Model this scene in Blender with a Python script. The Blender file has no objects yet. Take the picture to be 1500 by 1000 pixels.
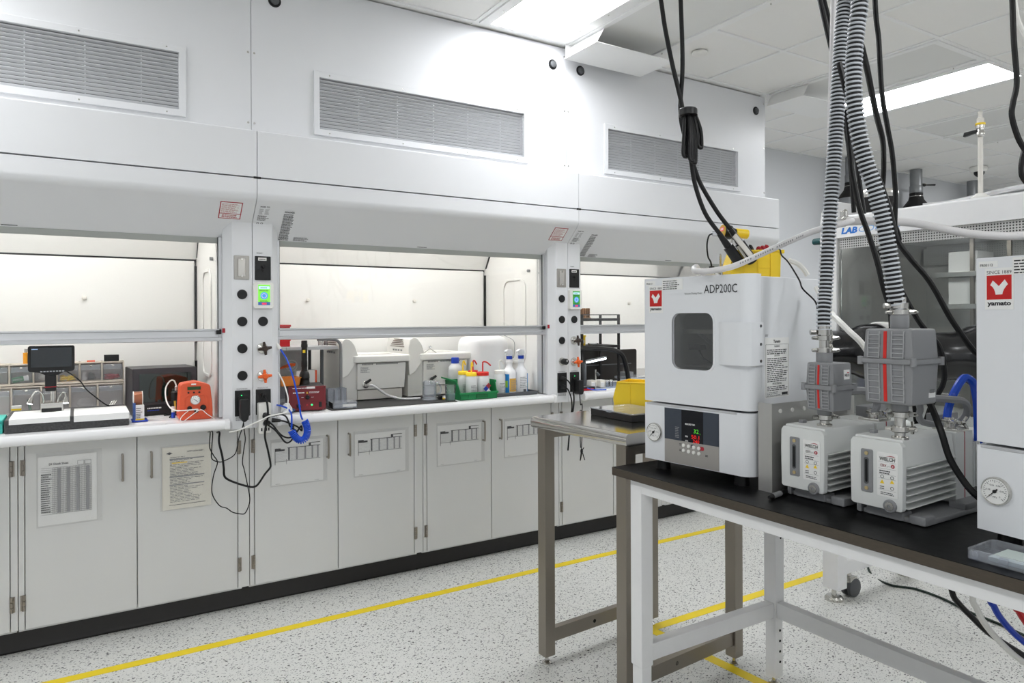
import bpy, bmesh, math, random
from mathutils import Matrix, Vector
SC = bpy.context.scene
COL = SC.collection
PI = math.pi
# ------------------------------------------------------------------ camera
YAW, ROLL, CAMZ = math.radians(31.723), 0.00387, 1.41
R_ = Vector((math.cos(YAW), -math.sin(YAW), 0)); D_ = Vector((math.sin(YAW), math.cos(YAW), 0)); U_ = Vector((0, 0, 1))
ca, sa = math.cos(ROLL), math.sin(ROLL)
right = R_ * ca - U_ * sa; up = R_ * sa + U_ * ca
cam = bpy.data.cameras.new('camera'); camo = bpy.data.objects.new('camera', cam); COL.objects.link(camo)
m = Matrix.Identity(4)
for i in range(3):
    m[i][0], m[i][1], m[i][2] = right[i], up[i], -D_[i]
m.translation = (0, 0, CAMZ); camo.matrix_world = m
cam.sensor_width = 36; cam.sensor_fit = 'HORIZONTAL'
cam.lens = 1024.8 / 1500 * 36; cam.shift_y = -(500 - 465.04) / 1500
cam.clip_start = .02
SC.camera = camo
# ------------------------------------------------------------------ world, lamps, exposure
w = bpy.data.worlds.new('world'); SC.world = w; w.use_nodes = True
w.node_tree.nodes['Background'].inputs[0].default_value = (.9, .95, 1, 1)
w.node_tree.nodes['Background'].inputs[1].default_value = .02
SC.view_settings.view_transform = 'Standard'; SC.view_settings.look = 'None'
SC.view_settings.exposure = 0; SC.view_settings.gamma = 1; SC.view_settings.use_curve_mapping = False
SC.cycles.use_denoising = True
SC.cycles.max_bounces = 10; SC.cycles.diffuse_bounces = 5; SC.cycles.glossy_bounces = 4; SC.cycles.transmission_bounces = 8; SC.cycles.transparent_max_bounces = 12
SC.cycles.sample_clamp_indirect = 6
LAMP = 16.0
HOODLAMP = 30.0
def area(name, x, y, z, sx, sy, e, col=(.97, .985, 1)):
    l = bpy.data.lights.new(name, 'AREA'); l.shape = 'RECTANGLE'; l.size = sx; l.size_y = sy; l.energy = e; l.color = col
    o = bpy.data.objects.new(name, l); COL.objects.link(o); o.location = (x, y, z); return o
# the room's other recessed lamps, beyond the frame (same size and output as the two in view)
for i, (x, y) in enumerate([(-.87, 2.79), (-.87, -.87), (2.18, -.87), (5.23, -.87), (8.27, 2.79), (8.27, -.87), (-.87, -2.4), (2.18, -2.4)]):
    area('ceiling_lamp', x, y, 3.03, .46, 1.16, LAMP * .46 * 1.16 * PI)

# ------------------------------------------------------------------ materials
def lin(c):
    return tuple(((v / 255) / 12.92 if v / 255 <= .04045 else ((v / 255 + .055) / 1.055) ** 2.4) for v in c)
MATS = {}
def mat(name, rgb, rough=.5, metal=0, var=0, vscale=30, bump=0, bscale=200, trans=0, ior=1.45, emit=0, alpha=1, coat=0, stretch=None, spec=.5):
    if name in MATS: return MATS[name]
    m = bpy.data.materials.new(name); m.use_nodes = True; nt = m.node_tree; n = nt.nodes; b = n['Principled BSDF']
    c = lin(rgb) + (1,)
    b.inputs['Base Color'].default_value = c; b.inputs['Roughness'].default_value = rough; b.inputs['Metallic'].default_value = metal
    b.inputs['Transmission Weight'].default_value = trans; b.inputs['IOR'].default_value = ior; b.inputs['Alpha'].default_value = alpha
    b.inputs['Coat Weight'].default_value = coat; b.inputs['Specular IOR Level'].default_value = spec
    if emit:
        b.inputs['Emission Color'].default_value = c; b.inputs['Emission Strength'].default_value = emit
    tc = n.new('ShaderNodeTexCoord'); src = tc.outputs['Object']
    if stretch:
        mp = n.new('ShaderNodeMapping'); mp.inputs['Scale'].default_value = stretch; nt.links.new(src, mp.inputs[0]); src = mp.outputs[0]
    if var:
        no = n.new('ShaderNodeTexNoise'); no.inputs['Scale'].default_value = vscale; no.inputs['Detail'].default_value = 3
        nt.links.new(src, no.inputs['Vector'])
        mx = n.new('ShaderNodeMix'); mx.data_type = 'RGBA'; mx.inputs[6].default_value = tuple(v * (1 - var) for v in c[:3]) + (1,)
        mx.inputs[7].default_value = tuple(min(1, v * (1 + var)) for v in c[:3]) + (1,)
        nt.links.new(no.outputs[0], mx.inputs[0]); nt.links.new(mx.outputs[2], b.inputs['Base Color'])
        mr = n.new('ShaderNodeMapRange'); mr.inputs[3].default_value = max(0, rough - .06); mr.inputs[4].default_value = min(1, rough + .06)
        nt.links.new(no.outputs[0], mr.inputs[0]); nt.links.new(mr.outputs[0], b.inputs['Roughness'])
    if bump:
        nb = n.new('ShaderNodeTexNoise'); nb.inputs['Scale'].default_value = bscale; nt.links.new(src, nb.inputs['Vector'])
        bp = n.new('ShaderNodeBump'); bp.inputs['Strength'].default_value = bump; bp.inputs['Distance'].default_value = .002
        nt.links.new(nb.outputs[0], bp.inputs['Height']); nt.links.new(bp.outputs[0], b.inputs['Normal'])
    MATS[name] = m
    return m
HOODW = mat('hood_white_paint', (228, 229, 231), .38, var=.012, vscale=8)
LINER = mat('hood_liner_white', (238, 237, 234), .35, var=.015, vscale=5)
CABW = mat('cabinet_paint', (212, 212, 210), .4, var=.012, vscale=6)
COUNTER = mat('white_epoxy', (243, 243, 244), .3, var=.01)
ALU = mat('satin_aluminium', (205, 206, 208), .35, metal=.55, var=.03, stretch=(2, 60, 60))
CHROME = mat('nickel_steel', (205, 203, 198), .24, metal=1, var=.015, vscale=40)
STEEL = mat('brushed_steel', (150, 143, 134), .38, metal=.9, var=.04, vscale=3, stretch=(8, 8, .8))
STEELTOP = mat('steel_sheet', (196, 194, 190), .13, metal=1)
SHEET = mat('stainless_sheet', (194, 193, 190), .3, metal=.75, var=.01, vscale=2)
BLACKTOP = mat('black_laminate', (10, 10, 11), .38, var=.15, vscale=40, spec=.2)
TOPEDGE = mat('worn_dark_edge', (72, 64, 54), .55, var=.35, vscale=60, stretch=(6, 1, 8))
WPAINT = mat('white_powder_coat', (236, 236, 236), .42, var=.02, bump=.04, bscale=700)
BLACKP = mat('black_plastic', (20, 20, 21), .42, var=.1)
BLACKM = mat('matte_black', (26, 25, 25), .6, var=.15)
RUBBER = mat('black_rubber_cord', (9, 9, 10), .42, var=.15, spec=.4)
KICK = mat('black_vinyl_base', (34, 32, 31), .38, var=.12)
DARK = mat('dark_void', (14, 14, 14), .8)
GAP = mat('shadow_gap_steel', (60, 60, 60), .6)
PAPER = mat('white_paper', (238, 238, 236), .7, var=.01)
CREAM = mat('cream_paper', (232, 228, 216), .7, var=.01)
PRINT = mat('printed_ink', (48, 48, 50), .7)
PRINTG = mat('grey_ink', (150, 150, 152), .7)
INKRED = mat('red_ink', (168, 40, 52), .6)
REDP = mat('red_plastic', (190, 24, 34), .38, var=.05)
YELP = mat('yellow_plastic', (250, 214, 48), .36, var=.04, vscale=15)
TAPE = mat('yellow_floor_tape', (238, 210, 30), .45, var=.05, vscale=20)
ORANGE = mat('orange_plastic', (224, 92, 56), .4, var=.03)
ORANGE2 = mat('orange_valve_plastic', (232, 98, 30), .4)
BLUEP = mat('blue_plastic', (24, 62, 176), .35, var=.05)
BLUET = mat('blue_air_tube', (24, 76, 196), .25, var=.05)
GREENP = mat('green_plastic', (16, 122, 66), .38, var=.05)
GREYP = mat('grey_plastic', (138, 139, 141), .45, var=.03, bump=.05, bscale=900)
GREYD = mat('dark_grey_plastic', (84, 86, 88), .5, var=.05)
PUMPW = mat('pump_light_grey', (222, 224, 222), .36, var=.015)
WHITEP = mat('white_plastic', (236, 235, 230), .36, var=.012)
IVORY = mat('ivory_plastic', (226, 222, 214), .4, var=.02)
MILK = mat('milky_polyethylene', (240, 242, 242), .4, var=.02, trans=.25)
TUBEC = mat('clear_vinyl_tube', (232, 232, 234), .22, trans=.3, var=.03)
BRAID = mat('braided_tube', (228, 226, 226), .3, trans=.15, var=.05, vscale=300)
HOSE = mat('grey_hose_rib', (192, 196, 202), .35, var=.03)
HOSEB = mat('black_hose_wall', (10, 10, 11), .5)
def emission(name, rgb, s):
    return mat(name, rgb, .5, emit=s)
PANEL = emission('lit_diffuser', (250, 252, 255), LAMP)
TUBE = emission('hood_tube', (255, 254, 252), HOODLAMP)
LEDW = emission('white_led', (240, 248, 255), 14)
LEDR = emission('red_led', (255, 30, 25), .45); LEDG = emission('green_led', (90, 220, 50), .35); LEDG2 = emission('green_pilot', (40, 230, 120), 1.5)

def glass_mat(name, tint, a, rough=.03, milk=0):
    m = bpy.data.materials.new(name); m.use_nodes = True; nt = m.node_tree; n = nt.nodes; n.clear()
    out = n.new('ShaderNodeOutputMaterial'); mx = n.new('ShaderNodeMixShader'); tr = n.new('ShaderNodeBsdfTransparent'); gl = n.new('ShaderNodeBsdfGlossy')
    tr.inputs[0].default_value = lin(tint) + (1,); gl.inputs['Roughness'].default_value = rough; gl.inputs[0].default_value = (1, 1, 1, 1)
    fr = n.new('ShaderNodeFresnel'); fr.inputs[0].default_value = 1.45
    mu = n.new('ShaderNodeMath'); mu.operation = 'MULTIPLY'; mu.inputs[1].default_value = a
    base = tr.outputs[0]
    if milk:
        df = n.new('ShaderNodeBsdfDiffuse'); df.inputs[0].default_value = lin(tint) + (1,); m2 = n.new('ShaderNodeMixShader'); m2.inputs[0].default_value = milk
        nt.links.new(base, m2.inputs[1]); nt.links.new(df.outputs[0], m2.inputs[2]); base = m2.outputs[0]
    nt.links.new(fr.outputs[0], mu.inputs[0]); nt.links.new(mu.outputs[0], mx.inputs[0]); nt.links.new(base, mx.inputs[1]); nt.links.new(gl.outputs[0], mx.inputs[2]); nt.links.new(mx.outputs[0], out.inputs[0])
    MATS[name] = m; return m
SASHG = glass_mat('sash_glass', (248, 248, 247), .8)
DARKG = glass_mat('dark_oven_glass', (228, 228, 225), 2.2)
CLEAR = glass_mat('clear_acrylic', (243, 245, 247), 1.2, .04, .1)
CLEARB = glass_mat('clear_blue_tint', (240, 243, 248), .9, .06, .2)
PLEXI = glass_mat('clear_window', (235, 238, 238), 1.2)
SLEEVE = glass_mat('clear_sleeve', (252, 252, 252), .12, .2, .06)
def floor_mat():
    m = bpy.data.materials.new('speckled_vinyl'); m.use_nodes = True; nt = m.node_tree; n = nt.nodes; b = n['Principled BSDF']
    tc = n.new('ShaderNodeTexCoord'); L = nt.links.new
    col = None
    base = n.new('ShaderNodeTexNoise'); base.inputs['Scale'].default_value = 1.4; L(tc.outputs['Object'], base.inputs['Vector'])
    cr = n.new('ShaderNodeMix'); cr.data_type = 'RGBA'; cr.inputs[6].default_value = lin((212, 212, 207)) + (1,); cr.inputs[7].default_value = lin((222, 222, 218)) + (1,)
    L(base.outputs[0], cr.inputs[0]); col = cr.outputs[2]
    for sc, th, rad, c in ((150, .66, .36, (176, 176, 174)), (75, .80, .34, (112, 112, 112)), (88, .70, .27, (58, 58, 60)), (60, .90, .32, (30, 30, 32)), (120, .8, .3, (90, 90, 92))):
        mp = n.new('ShaderNodeMapping'); mp.inputs['Rotation'].default_value = (0, 0, sc * .7); mp.inputs['Scale'].default_value = (1, 1.5, .02); L(tc.outputs['Object'], mp.inputs[0])
        ns = n.new('ShaderNodeTexNoise'); ns.inputs['Scale'].default_value = sc * 1.3; L(mp.outputs[0], ns.inputs['Vector'])
        ad = n.new('ShaderNodeMix'); ad.data_type = 'VECTOR'; ad.inputs[0].default_value = .010; L(mp.outputs[0], ad.inputs[4]); L(ns.outputs[1], ad.inputs[5])
        vo = n.new('ShaderNodeTexVoronoi'); vo.inputs['Scale'].default_value = sc; L(ad.outputs[1], vo.inputs['Vector'])
        sp = n.new('ShaderNodeSeparateColor'); L(vo.outputs['Color'], sp.inputs[0])
        g = n.new('ShaderNodeMath'); g.operation = 'GREATER_THAN'; g.inputs[1].default_value = th; L(sp.outputs[0], g.inputs[0])
        l = n.new('ShaderNodeMath'); l.operation = 'LESS_THAN'; l.inputs[1].default_value = rad; L(vo.outputs['Distance'], l.inputs[0])
        mu = n.new('ShaderNodeMath'); mu.operation = 'MULTIPLY'; L(g.outputs[0], mu.inputs[0]); L(l.outputs[0], mu.inputs[1])
        mx = n.new('ShaderNodeMix'); mx.data_type = 'RGBA'; L(mu.outputs[0], mx.inputs[0]); L(col, mx.inputs[6]); mx.inputs[7].default_value = lin(c) + (1,); col = mx.outputs[2]
    L(col, b.inputs['Base Color']); b.inputs['Roughness'].default_value = .42
    MATS['floor'] = m; return m
FLOOR = floor_mat()
def dot_mat(name, base, dark, scale, thr):
    m = bpy.data.materials.new(name); m.use_nodes = True; nt = m.node_tree; n = nt.nodes; b = n['Principled BSDF']; L = nt.links.new
    tc = n.new('ShaderNodeTexCoord'); vo = n.new('ShaderNodeTexVoronoi'); vo.inputs['Scale'].default_value = scale; vo.inputs['Randomness'].default_value = 0; L(tc.outputs['Object'], vo.inputs['Vector'])
    l = n.new('ShaderNodeMath'); l.operation = 'LESS_THAN'; l.inputs[1].default_value = thr; L(vo.outputs['Distance'], l.inputs[0])
    mx = n.new('ShaderNodeMix'); mx.data_type = 'RGBA'; mx.inputs[6].default_value = lin(base) + (1,); mx.inputs[7].default_value = lin(dark) + (1,)
    L(l.outputs[0], mx.inputs[0]); L(mx.outputs[2], b.inputs['Base Color']); b.inputs['Roughness'].default_value = .45
    MATS[name] = m; return m
PERF = dot_mat('perforated_white', (226, 226, 223), (165, 165, 163), 130, .25)
PERFS = dot_mat('perforated_steel', (196, 196, 194), (70, 70, 70), 90, .32); PERFS.node_tree.nodes['Principled BSDF'].inputs['Metallic'].default_value = .5
GRANITE = mat('black_granite', (66, 66, 67), .4, var=.95, vscale=120)
TILE = mat('ceiling_tile', (241, 240, 237), .8, var=.012, vscale=40, bump=.1, bscale=300)
TBAR = mat('ceiling_grid', (241, 241, 240), .5)
WALLP = mat('grey_wall_paint', (214, 216, 219), .7, var=.01)

# ------------------------------------------------------------------ helpers
MW = {}
I4 = Matrix.Identity(4)
def rot(o, rx=0, ry=0, rz=0):
    return Matrix.Translation(o) @ Matrix.Rotation(rz, 4, 'Z') @ Matrix.Rotation(ry, 4, 'Y') @ Matrix.Rotation(rx, 4, 'X')
def FY(x, y, z): return rot((x, y, z), PI / 2)                 # flat frame facing -y: X right, Y up
def FX(x, y, z): return rot((x, y, z), PI / 2, 0, -PI / 2)       # flat frame facing -x: X along -y, Y up
class MB:
    def __init__(s, M=None): s.v = []; s.f = []; s.M = M
    def add(s, vs, fs):
        k = len(s.v); s.v += [tuple(p) for p in vs]; s.f += [tuple(i + k for i in f) for f in fs]; return s
    def box(s, x0, x1, y0, y1, z0, z1):
        return s.add([(x0, y0, z0), (x1, y0, z0), (x1, y1, z0), (x0, y1, z0), (x0, y0, z1), (x1, y0, z1), (x1, y1, z1), (x0, y1, z1)],
                     [(0, 3, 2, 1), (4, 5, 6, 7), (0, 1, 5, 4), (1, 2, 6, 5), (2, 3, 7, 6), (3, 0, 4, 7)])
    def hexa(s, b, t):
        return s.add(list(b) + list(t), [(3, 2, 1, 0), (4, 5, 6, 7), (0, 1, 5, 4), (1, 2, 6, 5), (2, 3, 7, 6), (3, 0, 4, 7)])
    def prism(s, poly, ax, a, b):
        f = {'x': lambda t, p: (t, p[0], p[1]), 'y': lambda t, p: (p[0], t, p[1]), 'z': lambda t, p: (p[0], p[1], t)}[ax]
        n = len(poly)
        return s.add([f(a, p) for p in poly] + [f(b, p) for p in poly],
                     [tuple(range(n)), tuple(range(2 * n - 1, n - 1, -1))] + [(i, (i + 1) % n, n + (i + 1) % n, n + i) for i in range(n)])
    def frame(s, out, inn, ax, a, b):
        f = {'x': lambda t, p: (t, p[0], p[1]), 'y': lambda t, p: (p[0], t, p[1]), 'z': lambda t, p: (p[0], p[1], t)}[ax]
        n = len(out); vs = [f(a, p) for p in out] + [f(a, p) for p in inn] + [f(b, p) for p in out] + [f(b, p) for p in inn]; fs = []
        for i in range(n):
            j = (i + 1) % n
            fs += [(i, j, n + j, n + i), (2 * n + i, 3 * n + i, 3 * n + j, 2 * n + j), (i, 2 * n + i, 2 * n + j, j), (n + i, n + j, 3 * n + j, 3 * n + i)]
        return s.add(vs, fs)
    def lathe(s, prof, c, ax='z', n=20, sx=1, sy=1):
        vs = []; k = len(prof)
        for r, h in prof:
            for i in range(n):
                a = 2 * PI * i / n; p, q = r * math.cos(a) * sx, r * math.sin(a) * sy
                vs.append({'z': (c[0] + p, c[1] + q, c[2] + h), 'y': (c[0] + p, c[1] + h, c[2] + q), 'x': (c[0] + h, c[1] + p, c[2] + q)}[ax])
        fs = [(j * n + i, j * n + (i + 1) % n, (j + 1) * n + (i + 1) % n, (j + 1) * n + i) for j in range(k - 1) for i in range(n)]
        return s.add(vs, fs + [tuple(range(n - 1, -1, -1)), tuple(range((k - 1) * n, k * n))])
    def cyl(s, p, q, r, r2=None, n=14):
        p, q = Vector(p), Vector(q); d = (q - p).normalized(); r2 = r if r2 is None else r2
        a = d.orthogonal().normalized(); b = d.cross(a); vs = []
        for c, rr in ((p, r), (q, r2)):
            vs += [c + (a * math.cos(2 * PI * i / n) + b * math.sin(2 * PI * i / n)) * rr for i in range(n)]
        return s.add(vs, [tuple(range(n - 1, -1, -1)), tuple(range(n, 2 * n))] + [(i, (i + 1) % n, n + (i + 1) % n, n + i) for i in range(n)])
    def ball(s, c, rx, ry=None, rz=None, n=12, m=8):
        ry = ry or rx; rz = rz or rx
        return s.lathe([(math.sin(PI * min(max(j / m, .02), .98)), -math.cos(PI * j / m)) for j in range(m + 1)], (0, 0, 0), 'z', n)._xf(c, (rx, ry, rz), n * (m + 1))
    def _xf(s, c, k, cnt):
        for i in range(len(s.v) - cnt, len(s.v)):
            x, y, z = s.v[i]; s.v[i] = (c[0] + x * k[0], c[1] + y * k[1], c[2] + z * k[2])
        return s
    def tube(s, pts, r, n=8, sub=5, radii=None):
        P = smooth(pts, sub); k = len(P); vs = []; a = None
        for i, p in enumerate(P):
            d = (P[min(i + 1, k - 1)] - P[max(i - 1, 0)]).normalized()
            a = d.orthogonal().normalized() if a is None else (a - d * a.dot(d)).normalized()
            b = d.cross(a); rr = radii(i / (k - 1)) if radii else r
            vs += [p + (a * math.cos(2 * PI * j / n) + b * math.sin(2 * PI * j / n)) * rr for j in range(n)]
        fs = [(i * n + j, i * n + (j + 1) % n, (i + 1) * n + (j + 1) % n, (i + 1) * n + j) for i in range(k - 1) for j in range(n)]
        return s.add(vs, fs + [tuple(range(n - 1, -1, -1)), tuple(range((k - 1) * n, k * n))])
    def build(s, name, m, parent=None, bev=0, seg=2, sm=38, kind=None, label=None):
        me = bpy.data.meshes.new(name); W = s.M or I4
        if parent is not None: W = MW[parent].inverted() @ W
        me.from_pydata([tuple(W @ Vector(p)) for p in s.v], [], s.f)
        bm = bmesh.new(); bm.from_mesh(me)
        bmesh.ops.recalc_face_normals(bm, faces=bm.faces)
        if bev:
            es = [e for e in bm.edges if len(e.link_faces) == 2 and e.calc_face_angle(0) > .5]
            bmesh.ops.bevel(bm, geom=es, offset=bev, segments=seg, affect='EDGES', clamp_overlap=True, profile=.5)
        bm.to_mesh(me); bm.free(); me.update()
        if sm:
            me.shade_smooth(); me.set_sharp_from_angle(angle=math.radians(sm))
        me.materials.append(m)
        o = bpy.data.objects.new(name, me); COL.objects.link(o); put(o, parent)
        if kind: o['kind'] = kind
        if label: o['label'] = label
        if sm and (bev or sm > 38):
            wm = o.modifiers.new('weighted', 'WEIGHTED_NORMAL'); wm.keep_sharp = True; wm.weight = 100
        return o
def put(o, parent):
    if parent is not None: o.parent = parent; MW[o] = MW[parent]
    else: MW[o] = I4.copy()
def smooth(pts, sub):
    P = [Vector(p) for p in pts]
    if sub <= 1 or len(P) < 3: return P
    out = []
    for i in range(len(P) - 1):
        a, b, c, d = P[max(i - 1, 0)], P[i], P[i + 1], P[min(i + 2, len(P) - 1)]
        for k in range(sub):
            t = k / sub
            out.append(.5 * ((2 * b) + (c - a) * t + (2 * a - 5 * b + 4 * c - d) * t * t + (3 * b - a - 3 * c + d) * t ** 3))
    return out + [P[-1]]
def rrect(x0, x1, y0, y1, r, n=5):
    o = []
    for cx, cy, a0 in ((x1 - r, y1 - r, 0), (x0 + r, y1 - r, 90), (x0 + r, y0 + r, 180), (x1 - r, y0 + r, 270)):
        o += [(cx + r * math.cos(math.radians(a0 + 90 * k / n)), cy + r * math.sin(math.radians(a0 + 90 * k / n))) for k in range(n + 1)]
    return o
def circ(cx, cy, r, n=20): return [(cx + r * math.cos(2 * PI * i / n), cy + r * math.sin(2 * PI * i / n)) for i in range(n)]
def tag(o, label, cat, group=None, kind=None):
    o['label'] = label
    if cat: o['category'] = cat
    if group: o['group'] = group
    if kind: o['kind'] = kind
    return o
def thing(name, label, cat, loc=(0, 0, 0), rz=0, group=None):
    o = bpy.data.objects.new(name, None); COL.objects.link(o); o.location = loc; o.rotation_euler = (0, 0, rz); o.empty_display_size = .05
    MW[o] = rot(loc, 0, 0, rz); return tag(o, label, cat, group)
def dup(o, label, loc=None, rz=None, parent=None):
    c = o.copy(); COL.objects.link(c)
    if label: c['label'] = label
    if loc is not None: c.location = loc
    if rz is not None: c.rotation_euler = (0, 0, rz)
    if parent is not None: c.parent = parent
    MW[c] = (Matrix.Translation(c.location) @ c.rotation_euler.to_matrix().to_4x4()) if parent is None else MW[parent]
    for ch in list(o.children): dup(ch, None, parent=c)
    return c
_fc = {}
def text(s, m, parent, M, x, y, h, w=None, name='lettering', bold=0, shear=0, al='LEFT'):
    """flat lettering: cap height h, optional exact width w, on frame M (X right, Y up)"""
    cu = bpy.data.curves.new('t', 'FONT'); cu.body = s; cu.size = 1; cu.offset = bold; cu.shear = shear; cu.resolution_u = 2
    ob = bpy.data.objects.new('t', cu); me = bpy.data.meshes.new_from_object(ob)
    bpy.data.objects.remove(ob); bpy.data.curves.remove(cu)
    if not len(me.vertices): return None
    xs = [v.co.x for v in me.vertices]; x0, x1 = min(xs), max(xs)
    ky = h / .72; kx = ky if w is None else w / max(1e-6, x1 - x0)
    wd = (x1 - x0) * kx; ox = {'LEFT': 0, 'CENTER': -wd / 2, 'RIGHT': -wd}[al]
    W = MW[parent].inverted() @ M
    for v in me.vertices: v.co = W @ Vector((x + ox + (v.co.x - x0) * kx, y + v.co.y * ky, .0006))
    me.materials.append(m); me.name = name
    o = bpy.data.objects.new(name, me); COL.objects.link(o); put(o, parent); return o
def flat(M, x0, x1, y0, y1, t=.0004): return MB(M).box(x0, x1, y0, y1, -.0005, t)
def lines(M, parent, m, x0, x1, y0, y1, n, fill=.55, seed=1, name='small_print', ragged=.35):
    """rows of fine print too small to read"""
    rnd = random.Random(seed); mb = MB(M); dy = (y1 - y0) / n
    for i in range(n):
        yy = y1 - dy * (i + 1); x = x0; xe = x0 + (x1 - x0) * (1 - ragged * rnd.random())
        while x < xe - 1e-5:
            wl = (x1 - x0) * rnd.uniform(.06, .2); b = min(xe, x + wl)
            mb.add([(x, yy, .0007), (b, yy, .0007), (b, yy + dy * fill, .0007), (x, yy + dy * fill, .0007)], [(0, 1, 2, 3)]); x = b + (x1 - x0) * .025
    return mb.build(name, m, parent, sm=0, kind='stuff')

# ================================================================== SETTING
def struct(o): o['kind'] = 'structure'; return o
struct(MB().box(-3, 11, -3.2, 4.46, -.1, 0).build('floor', FLOOR, sm=0))
struct(MB().box(-3, 11, 4.46, 4.56, 0, 3.2).build('wall_back', WALLP, sm=0))
struct(MB().box(-3.1, -3, -3.2, 4.46, 0, 3.2).build('wall_left', WALLP, sm=0))
struct(MB().box(11, 11.1, -3.2, 4.46, 0, 3.2).build('wall_right', WALLP, sm=0))
struct(MB().box(-3, 11, -3.3, -3.2, 0, 3.2).build('wall_near', WALLP, sm=0))
CZ = 3.048; GX, GY, G = 1.873, 2.182, .6096
ceil = struct(MB().box(-3, 11, -3.2, 4.46, 3.14, 3.2).build('ceiling', TILE, sm=0))
TAKEN = {(0, 0), (0, 1), (1, 0), (1, 1), (4, 0), (4, 1), (5, 0), (5, 1), (7, 0), (7, 1), (8, 0), (8, 1)}
tile = None
def tile_mesh():
    a, h = .004, G
    mb = MB().box(.011, G - .011, .011, G - .011, CZ + .004, CZ + .02); return mb
random.seed(4)
for i in range(-8, 15):
    for j in range(-9, 4):
        x, y = GX + i * G, GY + j * G
        if (i, j) in TAKEN or y + G > 4.45 or x < -3 or x + G > 10.98 or y < -3.2: continue
        if j < -3: continue
        if tile is None:
            tile = tile_mesh().build('ceiling_tile', TILE, ceil, sm=0); o = tile
        else:
            o = tile.copy(); COL.objects.link(o)
        o.parent = ceil; o.location = (x, y, random.choice((0, 0, 0, .0025, -.002)))
# a last narrow row of cut tiles against the back wall and the plain part of the ceiling behind the viewer
for i in range(-8, 15):
    x = GX + i * G
    if x < -3 or x + G > 10.98: continue
    yb = GY + 3 * G + .011
    MB().box(x + .011, x + G - .011, yb, 4.45, CZ + .004, CZ + .02).build('ceiling_tile', TILE, ceil, sm=0)
MB().box(-3, 11, -3.2, GY - 3 * G, CZ + .004, CZ + .02).build('plain_ceiling', TILE, ceil, sm=0)
for i in range(-7, 16):
    x = GX + i * G
    if -3 < x < 11: MB().box(x - .012, x + .012, GY - 3 * G, 4.455, CZ - .002, CZ + .006).build('grid_bar', TBAR, ceil, sm=0)
for j in range(-3, 4):
    y = GY + j * G
    for i0, i1 in (((-8, 0), (2, 4), (6, 7), (9, 15)) if j == 1 else ((-8, 15),)):
        MB().box(max(-3, GX + i0 * G), min(11, GX + i1 * G), y - .012, y + .012, CZ - .0022, CZ + .006).build('grid_bar', TBAR, ceil, sm=0)
MB().box(-3, 11, 4.435, 4.46, CZ - .004, CZ + .006).build('grid_bar', TBAR, ceil, sm=0)
struct(MB().prism([(3.645, 0), (3.625, 0), (3.632, .004), (3.636, .02), (3.638, .10), (3.645, .10)], 'x', -1.15, 4.35).build('baseboard_hoods', KICK))
# a second moulded toe on the vinyl base
struct(MB().box(4.35, 11, 4.44, 4.46, 0, .1).build('baseboard_back', KICK, sm=0))
# tape on the floor
def tape(pts, label):
    a, b, wd = pts; d = Vector(b) - Vector(a); n = Vector((-d.y, d.x)).normalized() * wd / 2
    A, B = Vector(a), Vector(b)
    mb = MB().prism([tuple(A - n), tuple(B - n), tuple(B + n), tuple(A + n)], 'z', .0002, .0012)
    tag(mb.build('floor_tape', TAPE, sm=0), label, 'tape', 'yellow tape lines on the floor')
tape(((-1.2, 3.249), (6.5, 3.249), .05), 'long yellow tape line running beside the black toe kick of the cabinets')
tape(((2.02, 2.368), (5.2, 2.368), .05), 'yellow tape line crossing under the steel table towards the levelling foot')
tape(((2.19, 2.3425), (2.27, 1.2), .05), 'short yellow tape line under the white bench, meeting another at a corner')

# ---- ceiling lights (2 x 4 ft troffers)
def light(i, label):
    x, y = GX + i * G, GY; t = thing('ceiling_light', label, 'light', (x, y, CZ - .004), 0, 'recessed ceiling lights')
    M = MW[t]; W, L = G, 2 * G
    MB(M).frame([(.014, .014), (W - .014, .014), (W - .014, L - .014), (.014, L - .014)], [(.075, .04), (W - .075, .04), (W - .075, L - .04), (.075, L - .04)], 'z', -.006, .02).build('frame', TBAR, t, bev=.002, seg=1)
    MB(M).box(.075, W - .075, .04, L - .04, .006, .012).build('diffuser', PANEL, t, sm=0)
    for a in (.05, W - .05):
        for b in (.25, .75, 1.0): MB(M).cyl((a, b, -.008), (a, b, -.004), .004, n=8).build('screw', CHROME, t)
light(0, 'bright ceiling light panel directly above the middle fume hood')
light(5, 'long bright ceiling light behind the two corrugated hoses')
def diffuser(i, label, hood=True, shorty=0):
    x, y = GX + i * G, GY; t = thing('air_diffuser', label, 'vent', (x, y, CZ - .004), 0, 'perforated ceiling air diffusers')
    M = MW[t]; W, L = G, 2 * G
    MB(M).frame([(.014, .014), (W - .014, .014), (W - .014, L - .014), (.014, L - .014)], [(.05, .05), (W - .05, .05), (W - .05, L - .05), (.05, L - .05)], 'z', -.006, .02).build('frame', TBAR, t, bev=.002, seg=1)
    MB(M).box(.05, W - .05, .05, L - .05, .004, .01).build('perforated_face', PERF, t, sm=0)
    for b in (.2, 1.0): MB(M).cyl((W - .03, b, -.014), (W - .03, b, -.004), .004, n=8).build('thumb_screw', CHROME, t)
    if hood:
        # bent sheet deflector under the end of the diffuser: a sloping side and a flat tray, open towards the room
        d = .0015; y1, y0 = L - .02, L - .30
        P = [(.03, 0), (-.0, -.115), (W - .06, -.115), (W - .06, -.112), (.003, -.112), (.034, 0)]
        P = [(.035, -.004), (-.02, -.095), (W - .03, -.095), (W - .03, -.092), (-.017, -.092), (.038, -.004)]
        mb = MB(M); mb.prism(P, 'y', y0 - .03, y1); mb.box(-.01, W - .03, y1 - .003, y1, -.094, -.004)
        mb.build('deflector', TBAR, t, sm=0)
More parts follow.
